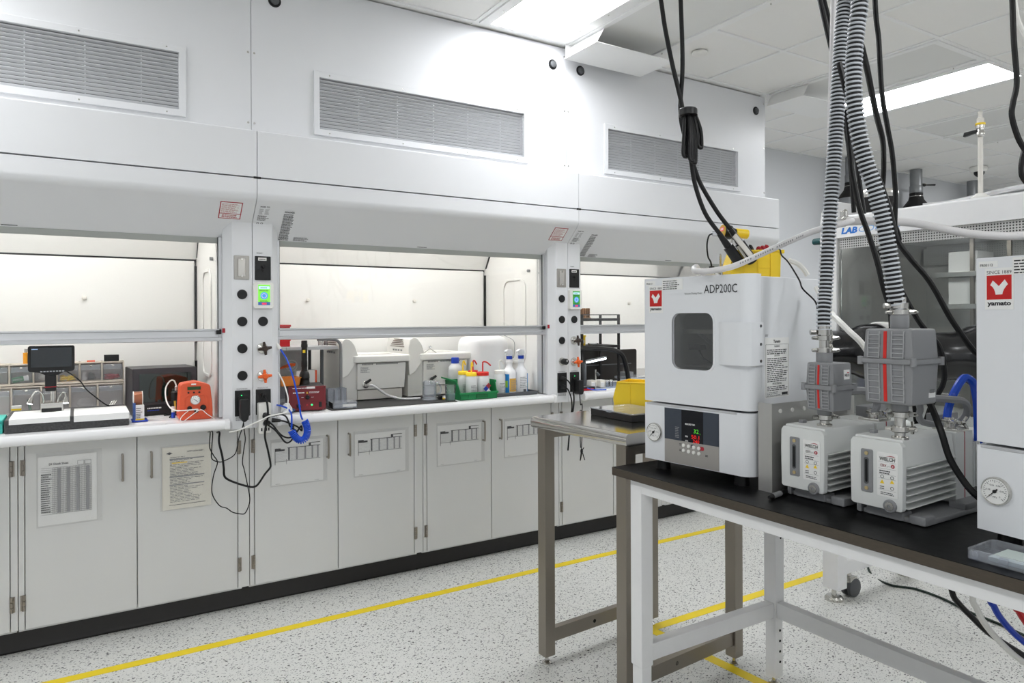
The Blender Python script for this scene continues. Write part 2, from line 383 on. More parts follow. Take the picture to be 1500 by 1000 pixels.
diffuser(1, 'perforated air diffuser with white deflector tray beside the nearest light')
diffuser(4, 'perforated air diffuser with deflector tray beside the far light panel')
diffuser(7, 'plain perforated ceiling diffuser beyond the far light, nearer of two', False)
diffuser(8, 'plain perforated ceiling diffuser farthest from the hoods, behind the brass-tipped valve', False)
o = MB().lathe([(.046, 0), (.05, .003), (.05, .012), (.03, .014)], (3.275, 3.073, CZ - .012)).build('sprinkler_cover', WHITEP); tag(o, 'small round white cover plate on a ceiling tile above the hanging cords', 'sprinkler')
t = thing('dome_camera', 'white dome security camera with black eye on the far ceiling', 'camera', (8.43, 3.85, CZ - .002))
MB(MW[t]).lathe([(.085, 0), (.085, -.03), (.075, -.05), (.07, -.055)], (0, 0, 0)).build('housing', WHITEP, t)
MB(MW[t]).ball((-.01, -.01, -.06), .052).build('lens_dome', BLACKP, t)

# ================================================================== FUME HOODS
HW = 1.829
LABELS = ['white fume hood housing the drawer organizer, screen microscope and orange dispenser', 'middle white fume hood housing two benchtop baths, a carboy and wash bottles', 'white end fume hood with a lit lamp inside, behind the vacuum oven']
def slope_frame(x, y):           # on the slanted apron, X right, Y up the slope
    z = 1.945 - (y - 3.335) * (.155 / .17)
    return rot((x, y, z), math.atan2(.674, -.739)) @ Matrix.Translation((0, 0, .0012))
def hood(k):
    x0 = .69 + HW * (k - 1); t = thing('fume_hood', LABELS[k], 'fume hood', (x0, 0, 0), 0, 'row of white fume hoods'); M = MW[t]; W = HW
    B = lambda: MB(M)
    e = .0012
    gx0, gx1, gz0, gz1 = .32, 1.52, 2.343, 2.598
    # closure panel up to the ceiling, with an opening for the grille
    b = B(); Y0, Y1 = 3.44, 3.46
    for a in ((e, gx0, 2.27, 3.04), (gx1, W - e, 2.27, 3.04), (gx0, gx1, 2.27, gz0), (gx0, gx1, gz1, 3.04)): b.box(a[0], a[1], Y0, Y1, a[2], a[3])
    b.build('closure_panel', HOODW, t, sm=0)
    if k == 2: B().box(W - .02, W - e, 3.46, 4.44, .9, 3.04).build('end_panel', HOODW, t, sm=0)
    if k == 0: B().box(e, .02, 3.46, 4.44, .9, 3.04).build('end_panel', HOODW, t, sm=0)
    B().box(.02, W - .02, 3.5, 4.43, 3.0, 3.03).build('top_panel', HOODW, t, sm=0)
    gr = B().frame([(gx0 - .028, gz0 - .03), (gx1 + .028, gz0 - .03), (gx1 + .028, gz1 + .03), (gx0 - .028, gz1 + .03)], [(gx0, gz0), (gx1, gz0), (gx1, gz1), (gx0, gz1)], 'y', 3.428, 3.442).build('grille', HOODW, t, bev=.0015, seg=1)
    B().box(gx0 - .01, gx1 + .01, 3.495, 3.50, gz0 - .01, gz1 + .01).build('duct_backing', GREYD, gr, sm=0)
    n = 15
    for i in range(n):
        z = gz0 + .004 + (gz1 - gz0 - .004) * i / n
        B().prism([(3.446, z + .0115), (3.4478, z + .0115), (3.462, z + .0012), (3.4602, z + .0012)], 'x', gx0, gx1).build('slat', HOODW, gr, sm=0)
    for i in range(1, 6):
        x = gx0 + (gx1 - gx0) * i / 5.7; B().box(x - .002, x + .002, 3.4575, 3.462, gz0, gz1).build('slat_brace', HOODW, gr, sm=0)
    for x in (gx0 + .05, gx0 + .44, gx1 - .38, gx1 - .05):
        for z in (gz0 - .017, gz1 + .015): B().cyl((x, 3.4275, z), (x, 3.429, z), .0035, n=8).build('screw', CHROME, gr)
    for x in (.108, W - .10):
        if k == 2 and x > 1: x = 1.727
        pg = B().lathe([(.03, 0), (.03, -.004), (.024, -.004)], (x, 3.44, 2.927), 'y').build('plug', BLACKP, t)
        B().lathe([(.02, 0), (.02, -.012), (.017, -.014)], (x, 3.438, 2.927), 'y').build('plug_core', GREYD, pg)
    for x in (.014, W - .014):
        for z in (2.33, 2.66, 2.99): B().cyl((x, 3.4385, z), (x, 3.441, z), .005, n=8).build('screw', CHROME, t)
    # fascia
    B().prism([(3.317, 2.054), (3.317, 2.262), (3.325, 2.268), (3.445, 2.272), (3.445, 2.054)], 'x', e, W - e).build('upper_fascia', HOODW, t, bev=.002, seg=2)
    B().prism([(3.317, 2.048), (3.317, 1.985), (3.3195, 1.97), (3.326, 1.956), (3.335, 1.945), (3.505, 1.79), (3.57, 1.79), (3.57, 2.048)], 'x', e, W - e).build('lower_fascia', HOODW, t, sm=50)
    B().prism([(3.506, 1.789), (3.521, 1.763), (3.526, 1.763), (3.526, 1.789)], 'x', .124, W - .124).build('sash_header', mat('header_grey', (176, 179, 175), .5), t, sm=0)
    B().box(.01, W - .01, 3.34, 3.44, 2.045, 2.056).build('fascia_gap', GAP, t, sm=0)
    B().box(-.016 if k else 0, .016, 3.316, 3.3165, 2.046, 2.056).build('fascia_clip', BLACKM, t, sm=0)
    # side posts: each hood carries half of the post between two hoods
    for sgn, nm in ((0, 'post'), (1, 'post')):
        fx = (lambda x: x) if sgn == 0 else (lambda x: W - x)
        P = [(fx(e), 3.43), (fx(.09), 3.43), (fx(.124), 3.468), (fx(.124), 3.6), (fx(e), 3.6)]
        B().prism(P, 'z', .898, 1.9).build(nm, HOODW, t, sm=0)
        a, c = sorted((fx(.122), fx(.139))); B().box(a, c, 3.49, 3.56, .95, 1.79).build('sash_track', ALU, t, bev=.002, seg=1)
        a, c = sorted((fx(.139), fx(.142))); B().box(a, c, 3.5, 3.505, .95, 1.79).build('sash_track_lip', GREYD, t, sm=0)
        # liner side
        a, c = sorted((fx(.10), fx(.139))); B().box(a, c, 3.56, 4.25, .945, 2.25).build('liner_side', LINER, t, sm=0)
        a, c = sorted((fx(.139), fx(.1415)))
        if sgn:
            rim = B().frame([(y, z) for y, z in rrect(3.68, 3.96, 1.12, 1.66, .07)], [(y, z) for y, z in rrect(3.695, 3.945, 1.135, 1.645, .058)], 'x', W - .147, W - .139).build('access_panel_rim', LINER, t, bev=.002, seg=1)
            for z in (1.2, 1.58):
                B().box(W - .150, W - .138, 4.188, 4.199, 1.28 if z > 1.5 else .96, 1.70 if z > 1.5 else 1.18).build('baffle_slot', DARK, t, sm=0)
            hk = B().cyl((W - .14, 3.64, 1.70), (W - .155, 3.64, 1.70), .009, n=12).build('rod_socket', GREYP, t)
    # back baffle, sloping upper baffle, roof with lamp
    xl, xr = .139, W - .139
    B().box(xl + .012, xr - .012, 4.2, 4.215, 1.0, 1.728).build('back_baffle', LINER, t, bev=.002, seg=1)
    B().box(xl, xr, 4.235, 4.25, .94, 1.8).build('back_wall', LINER, t, sm=0)
    B().box(xl, xr, 4.212, 4.234, 1.722, 1.742).build('baffle_gap', DARK, t, sm=0)
    B().hexa([(xl + .003, 4.2, 1.738), (xr - .003, 4.2, 1.738), (xr - .003, 4.215, 1.738), (xl + .003, 4.215, 1.738)], [(xl + .003, 3.92, 2.19), (xr - .003, 3.92, 2.19), (xr - .003, 3.935, 2.19), (xl + .003, 3.935, 2.19)]).build('upper_baffle', LINER, t, sm=0)
    B().box(xl, xr, 3.56, 4.25, 2.2, 2.22).build('liner_roof', LINER, t, sm=0)
    B().hexa([(xr - .003, 4.18, 1.745), (xr + .001, 4.18, 1.745), (xr + .001, 4.199, 1.745), (xr - .003, 4.199, 1.745)], [(xr - .003, 4.09, 1.88), (xr + .001, 4.09, 1.88), (xr + .001, 4.109, 1.88), (xr - .003, 4.109, 1.88)]).build('baffle_slot', DARK, t, sm=0)
    for x in (.47, 1.16): B().lathe([(.012, 0), (.012, -.012), (.007, -.016)], (x, 4.2, 1.52), 'y', 12).build('baffle_stud', IVORY, t)
    lm = B().box(.35, W - .35, 3.60, 3.72, 2.18, 2.2).build('lamp_housing', HOODW, t, sm=0)
    B().box(.38, W - .38, 3.61, 3.71, 2.172, 2.18).build('lamp_tube', TUBE, lm, sm=0)
    # sash
    sg = B().box(.145, W - .145, 3.527, 3.533, 1.35, 1.80).build('sash_glass', SASHG, t, sm=0)
    rl = B().prism([(3.49, 1.306), (3.484, 1.309), (3.484, 1.322), (3.497, 1.326), (3.499, 1.352), (3.490, 1.355), (3.490, 1.362), (3.54, 1.362), (3.54, 1.306)], 'x', .127, W - .127).build('sash_rail', ALU, t, sm=0)
    B().box(W - .15, W - .128, 3.482, 3.49, 1.338, 1.358).build('sash_stop', BLACKP, rl, bev=.002, seg=1)
    # worktop with rounded airfoil nose
    nose = [(3.435, .903), (3.412, .903), (3.402, .91), (3.399, .925), (3.402, .941), (3.412, .948), (3.44, .9475), (3.452, .944), (3.56, .944), (3.60, .940), (4.25, .940), (4.25, .905)]
    B().prism(nose, 'x', .125, W - .125).build('worktop', COUNTER, t, sm=60)
    for a in (.105, W - .125): B().prism([(3.436, .90), (3.41, .90), (3.398, .908), (3.396, .925), (3.398, .943), (3.41, .95), (3.436, .95)], 'x', a, a + .02).build('worktop_end_cap', COUNTER, t, bev=.002, seg=1)
    # service fittings on the posts. face plane y=3.43
    F = 3.43
    def plug(x, z):
        p = B().lathe([(.0225, 0), (.0225, -.004), (.020, -.006)], (x, F, z), 'y').build('hole_plug', BLACKP, t)
    def outlet(x, z):
        o = B().box(x - .034, x + .034, F - .005, F + .01, z - .06, z + .06).build('outlet_box', BLACKP, t, bev=.002, seg=1)
        for zz in (z + .028, z - .022):
            B().lathe([(.019, 0), (.019, -.004), (.016, -.005)], (x, F - .005, zz), 'y').build('socket', BLACKM, o)
        B().cyl((x - .006, F - .0105, z + .037), (x - .006, F - .0125, z + .037), .0028, n=8).build('pilot_light', LEDG2, o)
        lines(FY(x0 + x, F, z), t, PRINTG, -.026, .026, .064, .071, 2, .5, 3)
        lines(FY(x0 + x, F, z), t, PRINTG, -.03, .03, -.08, -.063, 3, .6, 5, ragged=.05)
    # right half post (towards the next hood)
    xr_ = W - .046
    if k < 2:
        p = B().box(xr_ - .036, xr_ + .032, F - .004, F + .01, 1.592, 1.703).build('blank_plate', mat('plate_steel', (172, 169, 163), .38, metal=.85), t, bev=.0035, seg=2)
        B().box(xr_ - .02, xr_ + .014, F - .009, F - .003, 1.605, 1.69).build('plate_embossing', mat('plate_steel_bright', (196, 193, 187), .3, metal=.85), p, bev=.004, seg=2)
        for z in (1.685, 1.608): B().cyl((xr_ - .002, F - .012, z), (xr_ - .002, F - .006, z), .005, n=10).build('screw', CHROME, p)
        for i, z in enumerate((1.523, 1.397, 1.271, 1.145)):
            if k == 1 and i == 3:
                v = B().lathe([(.024, 0), (.024, -.006), (.016, -.008), (.016, -.016)], (xr_, F, z), 'y').build('knob_base', CHROME, t)
                B().lathe([(.016, -.012), (.0185, -.014), (.0185, -.046), (.014, -.052)], (xr_, F, z), 'y', 16).build('gas_knob', BLACKP, v)
                B().box(xr_ - .002, xr_ + .002, F - .0535, F - .052, z, z + .012).build('knob_mark', WHITEP, v, sm=0)
            else: plug(xr_, z)
        outlet(xr_, 1.017)
        B().box(W - .128, W - .093, 3.4585, 3.463, 1.345, 1.366).build('warning_tag', INKRED, t, sm=0)
    # left half post
    xq = .047
    if k > 0:
        p = B().box(xq - .036, xq + .036, F - .006, F + .01, 1.591, 1.704).build('switch_plate', BLACKP, t, bev=.002, seg=1)
        B().box(xq - .022, xq + .016, F - .0066, F - .006, 1.683, 1.697).build('switch_label', WHITEP, p, sm=0)
        lines(FY(x0 + xq, F - .0066, 1.69), p, PRINT, -.018, .011, -.003, .004, 1, .6, 14, ragged=.1)
        B().lathe([(.008, 0), (.008, -.01), (.006, -.013)], (xq, F - .006, 1.655), 'y', 12).build('switch_button', BLACKM, p)
        B().box(xq - .005, xq + .005, F - .010, F - .006, 1.632, 1.642).build('switch_latch', BLACKM, p, bev=.001, seg=1)
        lines(FY(x0 + xq, F, 1.716), t, PRINT, -.028, .004, 0, .006, 2, .6, 4)
        d = B().prism(rrect(xq - .047, xq + .046, 1.457, 1.58, .012), 'y', F - .022, F + .004).build('airflow_monitor', WHITEP, t, bev=.004, seg=2)
        sx0, sx1, sz0, sz1 = xq - .026, xq + .028, 1.473, 1.569
        B().box(sx0, sx1, F - .0226, F - .0218, sz0, sz1).build('screen', emission('monitor_green', (120, 210, 70), .75) if k == 1 else emission('monitor_dim_green', (60, 150, 60), .45), d, sm=0)
        Ms = FY(x0 + xq, F - .0227, 1.521)
        MB(Ms).box(-.026, .028, -.048, -.033, 0, .0004).build('screen_bar', emission('monitor_blue', (60, 90, 150), .5), d, sm=0)
        MB(Ms).box(-.009, .012, -.045, -.037, 0, .0008).build('screen_button', emission('monitor_red', (225, 60, 90), .7), d, sm=0)
        MB(Ms).box(-.023, .025, .028, .040, 0, .0004).build('screen_title', emission('monitor_pale', (190, 225, 240), .7), d, sm=0)
        lines(Ms, d, PRINT, -.016, .018, .031, .037, 1, .6, 15, ragged=.1)
        MB(Ms).prism(circ(.001, -.004, .017), 'z', 0, .0006).build('screen_dial', emission('monitor_dial', (70, 140, 215), .7), d, sm=0)
        MB(Ms).frame(circ(.001, -.004, .012), circ(.001, -.004, .009), 'z', 0, .001).build('dial_ring', PAPER, d, sm=0)
        lines(Ms, d, PRINT, -.02, .022, .018, .024, 2, .5, 8); lines(Ms, d, PRINT, -.018, .02, -.031, -.025, 2, .5, 9)
        plug(xq, 1.397)
        for z, mm, a0 in ((1.27, mat('brown_valve_plastic', (58, 46, 40), .45), .15), (1.14, ORANGE2, .1)):
            v = B().lathe([(.026, 0), (.024, -.008), (.013, -.012), (.010, -.03)], (xq - .003, F, z), 'y').build('valve_flange', CHROME, t)
            h = B(); h.lathe([(.012, -.026), (.014, -.03), (.014, -.05), (.010, -.056)], (xq, F, z), 'y', 14)
            for q in range(4):
                a = a0 + q * PI / 2; c, s_ = math.cos(a), math.sin(a)
                h.cyl((xq + .008 * c, F - .04, z + .008 * s_), (xq + .031 * c, F - .04, z + .031 * s_), .009, .0055, 8)
            h.build('valve_handle', mm, v)
        outlet(xq, 1.017)
    # stickers on the sloping apron
    if k < 2:
        S = slope_frame(x0 + W - .152, 3.417); s = flat(S, 0, .096, 0, .098).build('certificate_label', INKRED, t, sm=0)
        for y0, y1 in ((.004, .028), (.032, .094)): flat(S, .004, .092, y0, y1, .0006).build('label_field', PAPER, s, sm=0)
        lines(S, s, INKRED, .008, .088, .036, .09, 9, .35, 11); lines(S, s, INKRED, .014, .08, .007, .026, 3, .6, 12, ragged=.1)
    if k > 0:
        S = slope_frame(x0 + .016, 3.437); s = flat(S, 0, .056, -.006, .125).build('rating_label', HOODW, t, sm=0)
        text('mott', PRINT, s, S, .006, .108, .010, .024, bold=.03); lines(S, s, PRINT, .034, .054, .108, .118, 2, .5, 2)
        lines(S, s, PRINTG, .004, .024, .066, .102, 6, .5, 3); lines(S, s, PRINTG, .030, .052, .066, .102, 6, .5, 4); lines(S, s, PRINT, .002, .055, .03, .062, 5, .55, 5)
        for a in (.008, .026): MB(S).frame(circ(a, .012, .006, 12), circ(a, .012, .004, 12), 'z', 0, .0008).build('approval_mark', PRINT, s, sm=0)
        S = slope_frame(x0 + .132, 3.503); s = flat(S, 0, .056, -.002, .192).build('instruction_label', HOODW, t, sm=0)
        text('mott', PRINT, s, S, .004, .175, .013, .046, bold=.03)
        lines(S, s, PRINT, .002, .054, .004, .17, 22, .6, 6, ragged=.2)
        lines(slope_frame(x0 + .205, 3.501), s, PRINTG, 0, .072, 0, .026, 4, .6, 7, ragged=.25)
    lines(slope_frame(x0 + .87, 3.5), t, PRINT, 0, .055, 0, .006, 1, .7, 13, ragged=.05)
    if k == 0: pass
    S = slope_frame
    return t
for k in range(3): hood(k)

# ================================================================== BASE CABINETS
CL = ['white base cabinet at the near end of the row, mostly out of view', 'white base cabinet bearing a dense check sheet and a cream data sheet', 'white base cabinet below the blue coiled tube, landscape forms on both doors', 'white base cabinet behind the steel table, bearing two landscape forms', 'white base cabinet seen between the steel table legs', 'white base cabinet farthest along the row, behind the white bench']
CX = [-1.115, -.221, .700, 1.619, 2.545, 3.462]
for i, x in enumerate(CX):
    Wd = .888; t = thing('base_cabinet', CL[i], 'cabinet', (x, 3.565, .1), 0, 'white base cabinets under the hoods'); M = MW[t]; B = lambda: MB(M)
    B().box(0, Wd, .02, .55, 0, .79).build('body', CABW, t, sm=0)
    nxt = CX[i + 1] - x if i < 5 else .9
    B().box(.0015, .0215, .001, .03, .012, .795).build('stile', CABW, t, bev=.001, seg=1); B().box(.8685, nxt - .0015, .001, .03, .012, .795).build('stile', CABW, t, bev=.001, seg=1)
    B().box(0, Wd, .012, .03, .785, .795).build('top_rail', CABW, t, sm=0)
    for s in (0, 1):
        a, b = (.025, .4365) if s == 0 else (.4405, .865)
        d = B().box(a, b, 0, .019, .012, .795).build('door', CABW, t, bev=.0015, seg=1)
        hx = b - .055 if s == 0 else a + .055
        p = [(hx, .0, .597), (hx, -.02, .598), (hx, -.026, .604), (hx, -.026, .70), (hx, -.02, .706), (hx, .0, .707)]
        MB(M).tube(p, .005, 8, 2).build('handle', STEEL, d)
        ex = a if s == 0 else b
        for z in (.125, .69): 
            hg = MB(M); 
            for q in range(3): hg.cyl((ex + (-.006 if s == 0 else .006), -.006, z - .032 + q * .022), (ex + (-.006 if s == 0 else .006), -.006, z - .032 + q * .022 + .02), .0065, n=8)
            hg.box(*sorted((ex, ex + (-.018 if s == 0 else .018))), -.003, .001, z - .032, z + .032); hg.build('hinge', STEEL, d)
# printed sheets in clear sleeves
def sheet(x0, x1, z0, z1, label, kind, seed):
    y = 3.563; t = thing('document_sleeve', label, 'document', (x0, y, z0), 0, 'printed sheets taped on cabinet doors')
    M = FY(x0, y - .001, z0); w, h = x1 - x0, z1 - z0
    if kind == 'sds':
        for q in range(4): flat(rot((x0 + .001 * q, y - .002 - .0015 * q, z0 - .001 * q), PI / 2), .004, w - .004 + .001 * q, 0, h - .004, .001).build('page', CREAM, t, sm=0)
        M = FY(x0 + .004, y - .0085, z0)
        w -= .008
        MB(M).prism([(.03 * w + .01, h - .032), (.03 * w + .024, h - .026), (.03 * w + .038, h - .032), (.03 * w + .024, h - .038)], 'z', 0, .0009).build('company_mark', PRINT, t, sm=0)
        text('SAFETY DATA SHEET', PRINT, t, M, w * .86, h - .032, .006, .07, al='RIGHT', bold=.02)
        lines(M, t, GREYD, w * .16, w * .88, .03, h - .045, 30, .3, seed, ragged=.6)
        for q in (.22, .5, .63): MB(M).box(w * .15, w * .88, h * (1 - q), h * (1 - q) + .005, 0, .0009).build('section_bar', PRINTG, t, sm=0)
        MB(M).box(w * .2, w * .52, h * .72, h * .72 + .005, 0, .0011).build('highlight', YELP, t, sm=0)
        MB(M).box(w * .14, w * .9, .016, .018, 0, .0011).build('footer_bar', PRINT, t, sm=0)
        flat(FY(x0, y - .0105, z0), -.006, w + .012, -.004, h + .004, .0003).build('sleeve', SLEEVE, t, sm=0)
        return
    flat(M, .004, w - .018, .004, h - .012, .0006).build('page', PAPER, t, sm=0)
    M = FY(x0, y - .0022, z0)
    if kind == 'check':
        a0, a1, b0, b1 = w * .06, w * .84, h * .16, h * .80
        text('DI Check Sheet', PRINT, t, M, w * .33, b1 + .012, .009, .07, bold=.02, al='CENTER')
        b = MB(M)
        for q in range(25): yy = b0 + (b1 - b0) * q / 24; b.box(a0, a1, yy, yy + .0007, 0, .0006)
        for q in range(27): xx = a0 + .042 + (a1 - a0 - .042) * q / 26; b.box(xx, xx + .0007, b0, b1, 0, .0007)
        b.build('table_rules', PRINT, t, sm=0, kind='stuff')
        for q in (.12, .36, .60, .86): xx = a0 + .042 + (a1 - a0 - .042) * q; MB(M).box(xx, xx + .012, b0 + .004, b1 - .004, 0, .0009).build('shaded_column', PRINTG, t, sm=0)
        lines(M, t, PRINT, a0, a0 + .038, b0 + .01, b1 - .02, 18, .4, seed)
        for q in (0, .026): MB(M).frame([(w * .62 + q, b1 + .004), (w * .62 + q + .024, b1 + .004), (w * .62 + q + .024, b1 + .022), (w * .62 + q, b1 + .022)], [(w * .62 + q + .001, b1 + .005), (w * .62 + q + .023, b1 + .005), (w * .62 + q + .023, b1 + .021), (w * .62 + q + .001, b1 + .021)], 'z', 0, .0008).build('box_rule', PRINT, t, sm=0)
    else:
        a0, a1, b1 = w * .07, w * .88, h * .83
        b = MB(M)
        b.box(a0, a0 + w * .17, b1 - .018, b1 - .009, 0, .0009); b.box(a0, a0 + w * .1, b1 - .009, b1 - .004, 0, .0009)
        b.box(a0 + w * .22, a1, b1 - .006, b1 - .003, 0, .0009); b.box(a0 + w * .60, a0 + w * .64, b1 - .006, b1 + .012, 0, .0009); b.box(a0 + w * .64, a1, b1 + .010, b1 + .013, 0, .0009)
        b.box(a0, a0 + .002, b1 - .085, b1 - .01, 0, .0009); b.box(a0 + w * .20, a0 + w * .205, b1 - .085, b1 - .06, 0, .0009); b.box(a0, a1, b1 - .07, b1 - .0688, 0, .0008)
        b.build('form_header', PRINT, t, sm=0, kind='stuff')
        for q in (.28, .42, .57, .70, .80): MB(M).box(w * q + .006, w * q + .014, b1 - .066, b1 - .006, 0, .0009).build('shaded_column', PRINTG if q > .3 else GREYD, t, sm=0)
        b = MB(M)
        for q in range(9): b.box(a0, a1, b1 - .012 - q * .007, b1 - .0115 - q * .007, 0, .0007)
        b.build('table_rules', PRINTG, t, sm=0, kind='stuff')
        lines(M, t, PRINTG, w * .08, w * .16, .008, .012, 1, .6, seed); lines(M, t, PRINTG, w * .78, w * .86, .008, .012, 1, .6, seed + 1)
    flat(M, -.002, w + .002, -.002, h + .004, .0015).build('sleeve', SLEEVE, t, sm=0)
sheet(-.155, .08, .532, .84, 'check sheet of dense tables in a clear sleeve on the first door', 'check', 1)
sheet(.314, .524, .538, .825, 'thick cream safety data sheet hanging on a door under the post', 'sds', 2)
sheet(.80, 1.078, .580, .808, 'landscape form in a sleeve under the blue coiled tube', 'form', 3)
sheet(1.224, 1.53, .575, .811, 'landscape form on the door below the large white bath', 'form', 4)
sheet(1.703, 2.006, .576, .815, 'landscape form on the door below the green bin', 'form', 5)
sheet(2.145, 2.43, .578, .805, 'landscape form half hidden by the steel table corner', 'form', 6)

# ================================================================== STEEL TABLE
t = thing('steel_table', 'brushed steel table with square legs, beside the black-topped bench', 'table', (1.571, 2.40, 0), math.atan2(-.9976, .07)); M = MW[t]; B = lambda: MB(M)
TL, TD, TZ = .545, .70, 1.004       # local X along the front, Y towards the back
B().prism([(0.014, TZ - .045), (.003, TZ - .04), (0, TZ - .022), (.003, TZ - .006), (.014, TZ), (TD - .014, TZ), (TD, TZ - .02), (TD - .014, TZ - .045)], 'x', 0, TL).build('table_top', STEELTOP, t, sm=60)
for i, (a, b) in enumerate(((.02, .02), (TL - .07, .02), (.02, TD - .07), (TL - .07, TD - .07))):
    l = B().box(a, a + .05, b, b + .05, .035, TZ - .042).build('leg', STEEL, t, bev=.003)
    f = B().lathe([(.018, 0), (.02, .006), (.012, .012), (.007, .014), (.007, .036)], (a + .025, b + .025, 0)).build('levelling_foot', CHROME, l)
for a in (.03, TL - .06):
    r = B().box(a, a + .03, .07, TD - .07, .085, .14).build('stretcher', STEEL, t, bev=.002)
    if a > .1: a -= .0005
    B().cyl((a + .0305, TD * .42, .113), (a + .028, TD * .42, .113), .008).build('bolt_hole', DARK, r); B().cyl((a - .0005, TD * .42, .113), (a + .002, TD * .42, .113), .008).build('bolt_hole', DARK, r)
for a in (.03, TL - .06): B().box(a, a + .03, .07, TD - .07, TZ - .085, TZ - .045).build('top_rail', STEEL, t, bev=.002)

# ================================================================== WHITE BENCH WITH BLACK TOP
t = thing('lab_bench', 'white framed lab bench with black top carrying the ovens and pumps', 'bench', (1.545, 1.853, 0)); M = None; B = lambda: MB()
y1, y0, x0, x1 = 1.853, -.15, 1.545, 2.33
tp = B().box(x0, x1, y0, y1, .872, .9).build('bench_top', BLACKTOP, t, bev=.0015, seg=1)
B().box(x0 - .0012, x0 + .002, y0, y1 - .0015, .8735, .8985).build('edge_band', TOPEDGE, tp, sm=0)
B().box(x0 + .0005, x1, y1 - .002, y1 + .0012, .8735, .8985).build('edge_band', TOPEDGE, tp, sm=0)
B().box(1.568, 1.598, y0 + .03, 1.735, .828, .872).build('apron', WPAINT, t, bev=.004)
B().box(2.27, 2.30, y0 + .03, 1.735, .828, .872).build('apron', WPAINT, t, bev=.004)
B().box(1.62, 2.25, 1.745, 1.785, .828, .872).build('apron', WPAINT, t, bev=.004)
B().box(1.62, 2.25, 1.0, 1.03, .828, .872).build('cross_rail', WPAINT, t, bev=.004)
for lx in (1.57, 2.245):
    for ly in (1.736, -.10):
        l = B().box(lx, lx + .052, ly, ly + .054, .25, .872).build('leg', WPAINT, t, bev=.004)
        B().box(lx + .004, lx + .048, ly + .004, ly + .05, .03, .26).build('inner_leg', WPAINT, l, bev=.003)
        B().lathe([(.022, 0), (.022, .008), (.008, .012), (.008, .035)], (lx + .026, ly + .027, 0)).build('levelling_foot', CHROME, l)
        if ly > 1 and lx > 2:
            for z in (.66, .625, .59, .565): B().cyl((lx + .03, ly - .002, z), (lx + .03, ly + .002, z), .007 if z in (.66, .59) else .004, n=10).build('bolt', GREYD if z in (.66, .59) else DARK, l)
            for z in (.21, .17, .13, .09): B().cyl((lx + .03, ly + .0025, z), (lx + .03, ly + .006, z), .005, n=10).build('peg_hole', DARK, l)
for ly in (1.743, -.093): B().box(1.62, 2.247, ly, ly + .04, .262, .319).build('side_stretcher', WPAINT, t, bev=.004)
B().box(2.252, 2.29, -.05, 1.738, .262, .322).build('back_stretcher', WPAINT, t, bev=.004)

# ================================================================== VACUUM OVENS
def gauge(parent, M, x, z, r):
    """dial gauge on a front facing -Y in frame M"""
    g = MB(M).lathe([(r, 0), (r, -.006), (r * .93, -.009), (r * .88, -.007)], (x, 0, z), 'y', 28).build('vacuum_gauge', CHROME, parent)
    MB(M).lathe([(r * .88, -.0068), (r * .88, -.0075)], (x, 0, z), 'y', 28).build('dial', PAPER, g)
    F = M @ rot((x, -.0078, z), PI / 2); b = MB(F)
    for i in range(25):
        a = math.radians(225 - 270 * i / 24); L = .7 if i % 4 else .62
        c, s = math.cos(a), math.sin(a); n = Vector((-s, c)) * r * .012
        b.prism([(c * r * L - n.x, s * r * L - n.y), (c * r * .8 - n.x, s * r * .8 - n.y), (c * r * .8 + n.x, s * r * .8 + n.y), (c * r * L + n.x, s * r * L + n.y)], 'z', 0, .0004)
    b.build('dial_marks', PRINT, g, sm=0, kind='stuff')
    for s_, a in (('-0.1', 225), ('-0.08', 171), ('-0.06', 117), ('-0.04', 63), ('-0.02', 9), ('0', -45)):
        text(s_, PRINT, g, F, r * .47 * math.cos(math.radians(a)), r * .47 * math.sin(math.radians(a)) - r * .05, r * .12, al='CENTER')
    text('MPa', PRINT, g, F, 0, -r * .45, r * .12, al='CENTER')
    a = math.radians(225); c, s = math.cos(a), math.sin(a)
    MB(F).prism([(c * r * .8, s * r * .8), (s * r * .05 - c * r * .25, -c * r * .05 - s * r * .25), (-s * r * .05 - c * r * .25, c * r * .05 - s * r * .25)], 'z', .0006, .0016).build('pointer', BLACKP, g, sm=0)
    MB(F).cyl((0, 0, 0), (0, 0, .003), r * .12).build('pointer_hub', BLACKP, g)
def logo(parent, M, x, z, w_, h_):
    F = M @ rot((x, -.0008, z), PI / 2)
    b = flat(F, -.004, w_ + .004, -.022, h_ + .016).build('brand_sticker', PAPER, parent, sm=0)
    MB(F).box(0, w_, 0, h_, 0, .0007).build('emblem_field', mat('emblem_red', (196, 24, 22), .5), b, sm=0)
    Y = [(.15, .60), (.255, .79), (.5, .55), (.735, .815), (.86, .62), (.78, .53), (.705, .42), (.655, .31), (.635, .21), (.37, .2), (.345, .32), (.305, .43), (.24, .53)]
    MB(F).prism([(px * w_, py * h_) for px, py in Y], 'z', 0, .0011).build('emblem', PAPER, b, sm=0)
    text('SINCE 1889', PRINT, b, F, 0, h_ + .003, .0075, w_); text('yamato', PRINT, b, F, .001, -.0125, .0095, w_ - .002, bold=.045)
